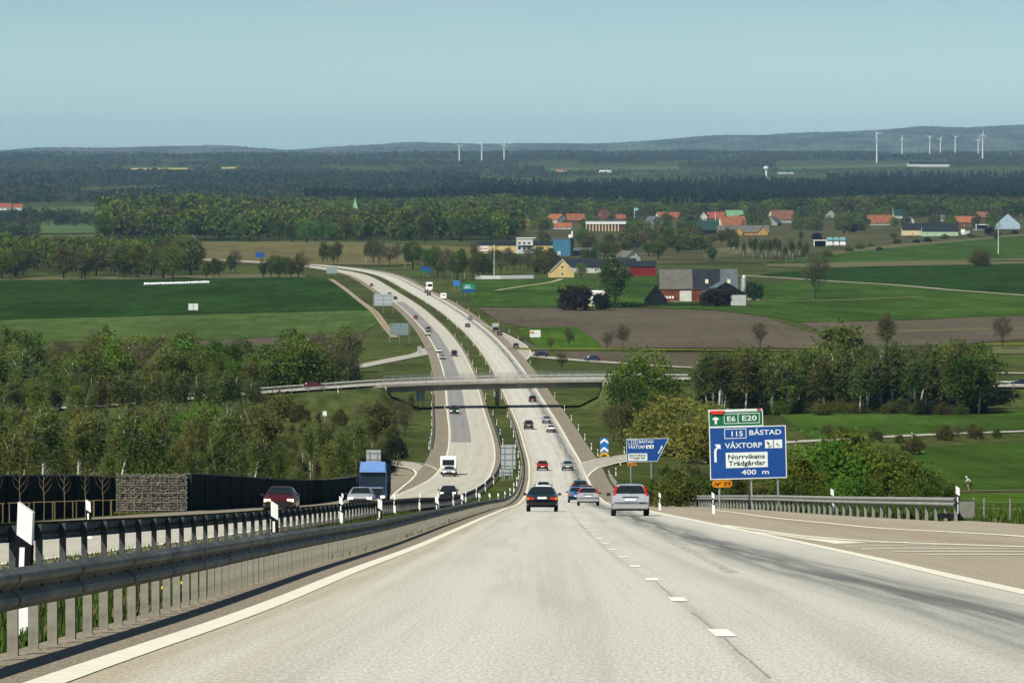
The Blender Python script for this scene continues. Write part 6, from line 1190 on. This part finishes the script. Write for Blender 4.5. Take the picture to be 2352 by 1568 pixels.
# single trees in the middle distance
single = [('bare', 'olive', 1874, 686, 105, 'half-bare tree with thick trunk standing alone on the green pasture'), ('round', 'oak', 1930, 838, 110, None), ('tall', 'olive', 2036, 800, 82, 'domed olive tree beyond the birch grove at the ploughed field'), ('bare', 'olive', 2302, 800, 76, 'half-bare tree by the ploughed field near the frame edge'),
          ('bush', 'olive', 2250, 611, 42, 'wide olive shrub in the dry grass strip'), ('bare', 'olive', 1745, 800, 62, 'thin half-bare tree before the ploughed field'), ('bare', 'olive', 1395, 803, 44, 'low half-bare tree on the ploughed field edge'), ('bare', 'olive', 1430, 803, 58, 'taller half-bare tree on the ploughed field edge'), ('bare', 'purple', 1308, 795, 44, 'thin leaning tree on the fresh green triangle'), ('bare', 'olive', 1265, 802, 28, 'small bare shrub near the white hoarding'), ('bare', 'purple', 1290, 850, 44, 'brownish bare tree between slip road and overpass'),
          ('round', 'purple', 1318, 712, 58, 'large dark purplish bush at the edge of the farm'), ('round', 'purple', 1646, 703, 44, 'dark round bush before the barn annex'), ('tall', 'oak', 1410, 706, 125, 'tall green tree in the farm yard'), ('round', 'dark', 1383, 712, 42, 'dark green bush below the tall farm tree'), ('round', 'oak', 1730, 690, 46, 'round bush beyond the pale silo'), ('broad', 'fresh', 1335, 640, 38, 'bright green tree before the long black roof'), ('broad', 'oak', 1395, 632, 34, 'green tree behind the tall farm tree'), ('broad', 'oak', 1550, 690, 18, 'small shrub by the barn wall')]
for kd, lf, u, v, hp, la in single:
    if la: p = G(u, v); tree(kd, lf, (p.x, p.y, p.z - .2), hp * p.y / F, la, None, 1.0 if kd != 'round' else (1.45 if u in (1318, 1646) else 1.0))
hg = G(1560, 704); m = quads_mesh('hedge', leaves(np.random.default_rng(5), np.array([[(u - 1560) * hg.y / F, 0, .9] for u in np.linspace(1400, 1625, 120)]), 22, (.5, .6, .4), .22), LM['dark']); o = link('hedge', m, None, (hg.x, hg.y, hg.z)); tag(o, 'low dark hedge running along the front of the farm', 'hedge')
# middle distance, left of the bend
H_ = scat(66, -40, 455, 596, 641); grove('from the bales in the wood behind them', 440, H_, [('birch', 'oak'), ('tall', 'oak'), ('birch', 'birch'), ('tall', 'birch'), ('tall', 'olive'), ('broad', 'oak')], (13, 18), 'wood behind the silage bales', (1.2, 1.7), hfun=lambda u, D: rnd.uniform(12, 16) + (2 if u > 250 else 0))
grove('from the bales towards the far motorway', 480, [(474, 640), (492, 638), (503, 634), (530, 626), (540, 624), (604, 638), (622, 637), (640, 640), (655, 636), (668, 638), (685, 638), (695, 634), (632, 630), (662, 628)], [('tall', 'olive'), ('bare', 'olive'), ('tall', 'oak'), ('broad', 'olive')], (8, 13), 'trees by the far motorway', (.9, 1.2))
grove('along the far bend of the motorway', 740, [(742, 604), (752, 600), (765, 605), (775, 602), (840, 605), (858, 603), (872, 610), (895, 612), (912, 608), (930, 615), (948, 618), (962, 612), (985, 628), (1005, 636), (1020, 640), (1038, 638), (1050, 644), (1068, 640), (1085, 640), (1100, 634), (1120, 632), (1000, 610), (1030, 612), (1060, 610), (1090, 606)], [('bare', 'olive'), ('tall', 'olive'), ('birch', 'olive'), ('broad', 'oak'), ('bare', 'purple')], (9, 16), 'trees beside the far bend', (.8, 1.2))
grove('from the flagpole in the factory scrub', 1140, [(1150, 628), (1165, 618), (1180, 626), (1195, 612), (1212, 622), (1230, 628), (1245, 615), (1252, 628), (1262, 606), (1215, 598), (1240, 600), (1170, 600), (1140, 600), (1265, 634), (1110, 628), (1118, 612)], [('bare', 'olive'), ('broad', 'olive'), ('bush', 'olive'), ('bare', 'purple')], (7, 11), 'scrub by the factory', (1, 1.3))
# wood in front of the village, left half
J_ = scat(52, 236, 1170, 538, 556); grove('from the factory along the meadow wood', 1170, J_, [('broad', 'fresh'), ('broad', 'oak'), ('broad', 'oak'), ('tall', 'oak'), ('broad', 'birch'), ('tall', 'olive')], (14, 22), 'leafy wood beyond the meadow', (.95, 1.35))
grove('in the birches below the ochre house', 1690, scat(16, 1690, 1860, 584, 600), [('birch', 'birch'), ('birch', 'oak'), ('birch', 'olive')], (10, 13), 'birches below the ochre house', (.8, 1.1))
grove('from the factory in the village scrub', 1330, scat(34, 1330, 1700, 545, 604), [('broad', 'oak'), ('broad', 'olive'), ('bush', 'olive'), ('tall', 'oak'), ('broad', 'birch')], (7, 12), 'scrub between factory and village', (1, 1.4))
grove('out from the colonnade among the village houses', 1240, [(u, v) for u, v in scat(85, 1190, 2400, 506, 560) if not any(a[1] + 4 < u < a[2] - 4 and v > a[3] - 2 for a in V) and not (1340 < u < 1442 and v > 530) and not (1640 < u < 1775 and v > 538)], [('broad', 'fresh'), ('broad', 'oak'), ('tall', 'oak'), ('broad', 'birch'), ('round', 'purple'), ('broad', 'olive'), ('bush', 'olive'), ('tall', 'olive')], (5, 9), 'trees between the village houses', (1, 1.4))
grove('along the rough strip under the village', 1960, [(1975, 572), (2000, 566), (2060, 560), (2105, 558), (2130, 556), (2170, 549), (2230, 545), (1950, 578), (2290, 541), (2330, 538), (1900, 590), (2020, 575)], [('bush', 'olive'), ('bush', 'dark'), ('bush', 'oak')], (2.5, 5), 'shrubs under the village', (1.2, 1.8))

# far woods, too many to count: one object each
def wood(name, label, bands, kinds, mats, seed, holes=None):
    """bands: (u0, u1, D0, D1, n, h0, h1); one mesh of many small crowns."""
    rg = np.random.default_rng(seed); out = []; mi = []
    for (u0, u1, D0, D1, n, h0, h1) in bands:
        D = D0 * (D1 / D0) ** rg.random(n); u = u0 + (u1 - u0) * rg.random(n); x = (u - 1176) / F * D; clump = np.array([mn.noise(Vector((a * .004, b * .0012, seed))) for a, b in zip(x, D)])
        if holes and D0 < 4900:
            vv = 380 - zbase(D) * F / D; keep = np.array([not any(a[1] + 3 < q < a[2] - 3 and s > a[3] - 2 for a in holes) for q, s in zip(u, vv)]); D, u, x, clump = D[keep], u[keep], x[keep], clump[keep]; n = len(D)
        if D0 > 5800 and name != 'pine_forest': keep = clump > -.22; D, u, x, clump = D[keep], u[keep], x[keep], clump[keep]; n = len(D)
        z = zt(x, D) - .5; h = (h0 + (h1 - h0) * rg.random(n)) * (1 + .5 * clump)
        nq = 90 if D0 < 5500 else 24 if D0 < 9000 else 10
        k = kinds
        t = rg.random((n, nq)); an = rg.random((n, nq)) * 6.283
        if k == 'cone': zz = .12 + .88 * t ** .8; rr = .17 * (1.03 - zz) * (.55 + .45 * rg.random((n, nq))) + .012; s = .06
        else: zz = .22 + .76 * t; rr = .40 * np.sqrt(np.clip(1 - ((zz - .56) / .46) ** 2, .02, 1)) * (.6 + .4 * rg.random((n, nq))); s = .085 if nq < 60 else .06
        if nq < 15: s *= 1.7
        elif nq < 30: s *= 1.25
        c = np.stack([x[:, None] + rr * h[:, None] * np.cos(an), D[:, None] + rr * h[:, None] * np.sin(an), z[:, None] + zz * h[:, None]], 2).reshape(-1, 3)
        hh = np.repeat(h, nq); a = rg.normal(0, 1, (len(c), 3)); a /= np.linalg.norm(a, axis=1)[:, None]; b = np.cross(a, rg.normal(0, 1, (len(c), 3))); b /= np.linalg.norm(b, axis=1)[:, None]
        ss = (hh * s * (.6 + .8 * rg.random(len(c))))[:, None]; out.append(np.stack([c - a * ss, c + b * ss, c + a * ss, c - b * ss], 1)); mi.append(np.repeat(rg.integers(0, len(mats), n), nq))
    o = link(name, quads_mesh(name, np.concatenate(out), mats, mi=np.concatenate(mi))); tag(o, label, 'wood', None, 'stuff'); return o
def wmat(n, c, c2): return M(n, c, var=.3, scale=.02, col2=c2, rough=.8, spec=.0, detail=6, trans=.45)
wo, wf, wd_, wb_ = wmat('wood_mid', (.075, .12, .018), (.125, .175, .028)), wmat('wood_fresh', (.13, .195, .022), (.19, .24, .034)), wmat('wood_dark', (.036, .055, .018), (.062, .08, .026)), wmat('wood_brown', (.10, .085, .04), (.13, .11, .055))
wp, wp2 = wmat('pine_dark', (.013, .029, .013), (.028, .045, .018)), wmat('pine_mid', (.022, .038, .015), (.04, .056, .021))
wh, wh2 = wmat('hazy_wood', (.06, .09, .05), (.11, .14, .075)), wmat('hazy_wood_dark', (.04, .065, .045), (.07, .10, .06))  # distance haze put into these paler leaf colours
wood('leafy_wood', 'mixed leafy wood in many greens filling the ground behind the meadow', [(236, 1190, 3500, 4600, 2000, 15, 23), (330, 1190, 4600, 5600, 1300, 15, 22), (-60, 440, 2360, 2900, 260, 11, 16)], 'ball', [wo, wo, wf, wf, wd_, wb_], 3)
wood('village_wood', 'leafy trees closing in behind the village up to the pines', [(1190, 2440, 4950, 5800, 2600, 12, 19), (1190, 2440, 4650, 4950, 130, 9, 15), (1190, 2440, 3900, 4650, 1700, 6, 10.5), (1240, 1700, 3000, 3600, 260, 6, 10)], 'ball', [wo, wo, wf, wd_, wb_], 8, holes=V + [(0, 1345, 1440, 531), (0, 1645, 1770, 541), (0, 1868, 1955, 566), (0, 2170, 2232, 541)])
wood('pine_forest', 'broad belt of dark pine forest across the plain', [(700, 2460, 5500, 7000, 5200, 15, 21), (1000, 2480, 6900, 8300, 4200, 15, 20), (1900, 2480, 8200, 9300, 1500, 14, 19)], 'cone', [wp, wp, wp2, wd_], 5)
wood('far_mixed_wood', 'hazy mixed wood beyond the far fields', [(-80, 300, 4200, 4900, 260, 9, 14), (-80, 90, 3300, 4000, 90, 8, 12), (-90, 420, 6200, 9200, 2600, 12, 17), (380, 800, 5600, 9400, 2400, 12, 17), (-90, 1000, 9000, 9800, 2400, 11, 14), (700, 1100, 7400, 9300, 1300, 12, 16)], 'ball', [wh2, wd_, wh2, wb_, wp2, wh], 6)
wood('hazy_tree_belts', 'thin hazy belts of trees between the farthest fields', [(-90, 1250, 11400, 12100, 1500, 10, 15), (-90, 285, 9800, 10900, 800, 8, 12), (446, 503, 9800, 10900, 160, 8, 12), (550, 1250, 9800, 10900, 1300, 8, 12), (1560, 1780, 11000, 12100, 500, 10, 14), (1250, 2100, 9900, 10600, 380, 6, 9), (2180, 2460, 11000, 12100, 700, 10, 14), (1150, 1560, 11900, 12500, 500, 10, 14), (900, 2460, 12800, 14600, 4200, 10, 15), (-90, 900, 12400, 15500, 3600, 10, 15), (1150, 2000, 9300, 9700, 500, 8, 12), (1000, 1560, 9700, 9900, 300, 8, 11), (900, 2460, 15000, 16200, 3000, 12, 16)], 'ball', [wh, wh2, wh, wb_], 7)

# grass: median and verge tufts near the camera
rg = np.random.default_rng(11)
def tufts(name, label, n, fx, D0, D1, h0, h1, mats, wd):
    D = D0 * (D1 / D0) ** rg.random(n); x = fx(D, rg.random(n)); z = zt(x, D) - .15; h = h0 + (h1 - h0) * rg.random(n) ** 1.5; a = rg.random(n) * 6.283; l = rg.normal(0, .3, (n, 2)) * h[:, None]; w2 = wd * (.6 + rg.random(n)); c, s = np.cos(a) * w2, np.sin(a) * w2
    V_ = np.stack([np.stack([x - c, D - s, z], 1), np.stack([x + c, D + s, z], 1), np.stack([x + c * .2 + l[:, 0], D + s * .2 + l[:, 1], z + h + .12], 1), np.stack([x - c * .2 + l[:, 0], D - s * .2 + l[:, 1], z + h + .12], 1)], 1)
    o = link(name, quads_mesh(name, V_, mats, mi=rg.integers(0, len(mats), n))); tag(o, label, 'grass', None, 'stuff')
gm = [M('blade_green', (.045, .085, .016), var=.2, scale=1), M('blade_dark', (.03, .055, .012), var=.2, scale=1), M('blade_straw', (.13, .12, .05), var=.2, scale=1)]
tufts('median_grass', 'green grass growing in the median between the two rails', 60000, lambda D, r: LX(D) - .92 - r * 5.0, 22, 260, .03, .15, [gm[0], gm[1], gm[0], gm[2]], .02)
tufts('verge_grass', 'rough grass along the verge and the bank behind the right rail', 42000, lambda D, r: GR(D) + .1 + 26 * r ** 2, 95, 620, 0.05, .22, [gm[0], gm[1], gm[0], gm[1], gm[2]], .03)
dm = M('dandelion_yellow', (.75, .55, .02), var=.1, scale=9)
for i, (uu, dd) in enumerate([(361, 47.5), (391, 49.3), (400, 50.2), (519, 59)]):
    x = float(L1(dd)) - .4; t = thing('dandelion', f'yellow dandelion in the median grass behind the rail posts, {nth(i + 1)} going downhill', 'flower', (x, dd, float(zt(x, dd)) - .02), 0, 'dandelions in the median'); MB().tube([(0, 0, 0), (.01, 0, .16)], .004, 5).obj('stem', gm[0], t)
    MB().loft([[(r * math.cos(a), r * math.sin(a), z) for a in np.linspace(0, 6.283, 9)[:-1]] for r, z in ((.01, .155), (.035, .165), (.03, .185), (.008, .195))]).obj('flower_head', dm, t)

# ------------------------------------------------------------------ haze: the air over the plain
hm = bpy.data.materials.new('haze'); hm.use_nodes = True; n_ = hm.node_tree.nodes; n_.remove(n_['Principled BSDF']); pv = n_.new('ShaderNodeVolumePrincipled'); pv.inputs['Color'].default_value = (.38, .68, 1.0, 1); pv.inputs['Density'].default_value = 2.3e-5; pv.inputs['Anisotropy'].default_value = 0
hm.node_tree.links.new(pv.outputs[0], n_['Material Output'].inputs['Volume']); hm.cycles.homogeneous_volume = True
b = MB(); b.box((0, 12600, 45), (14000, 25400, 390)); o = b.obj('haze', hm); o['kind'] = 'stuff'; o['label'] = 'thin blue haze over the plain'
print('TREES', ntree[0])
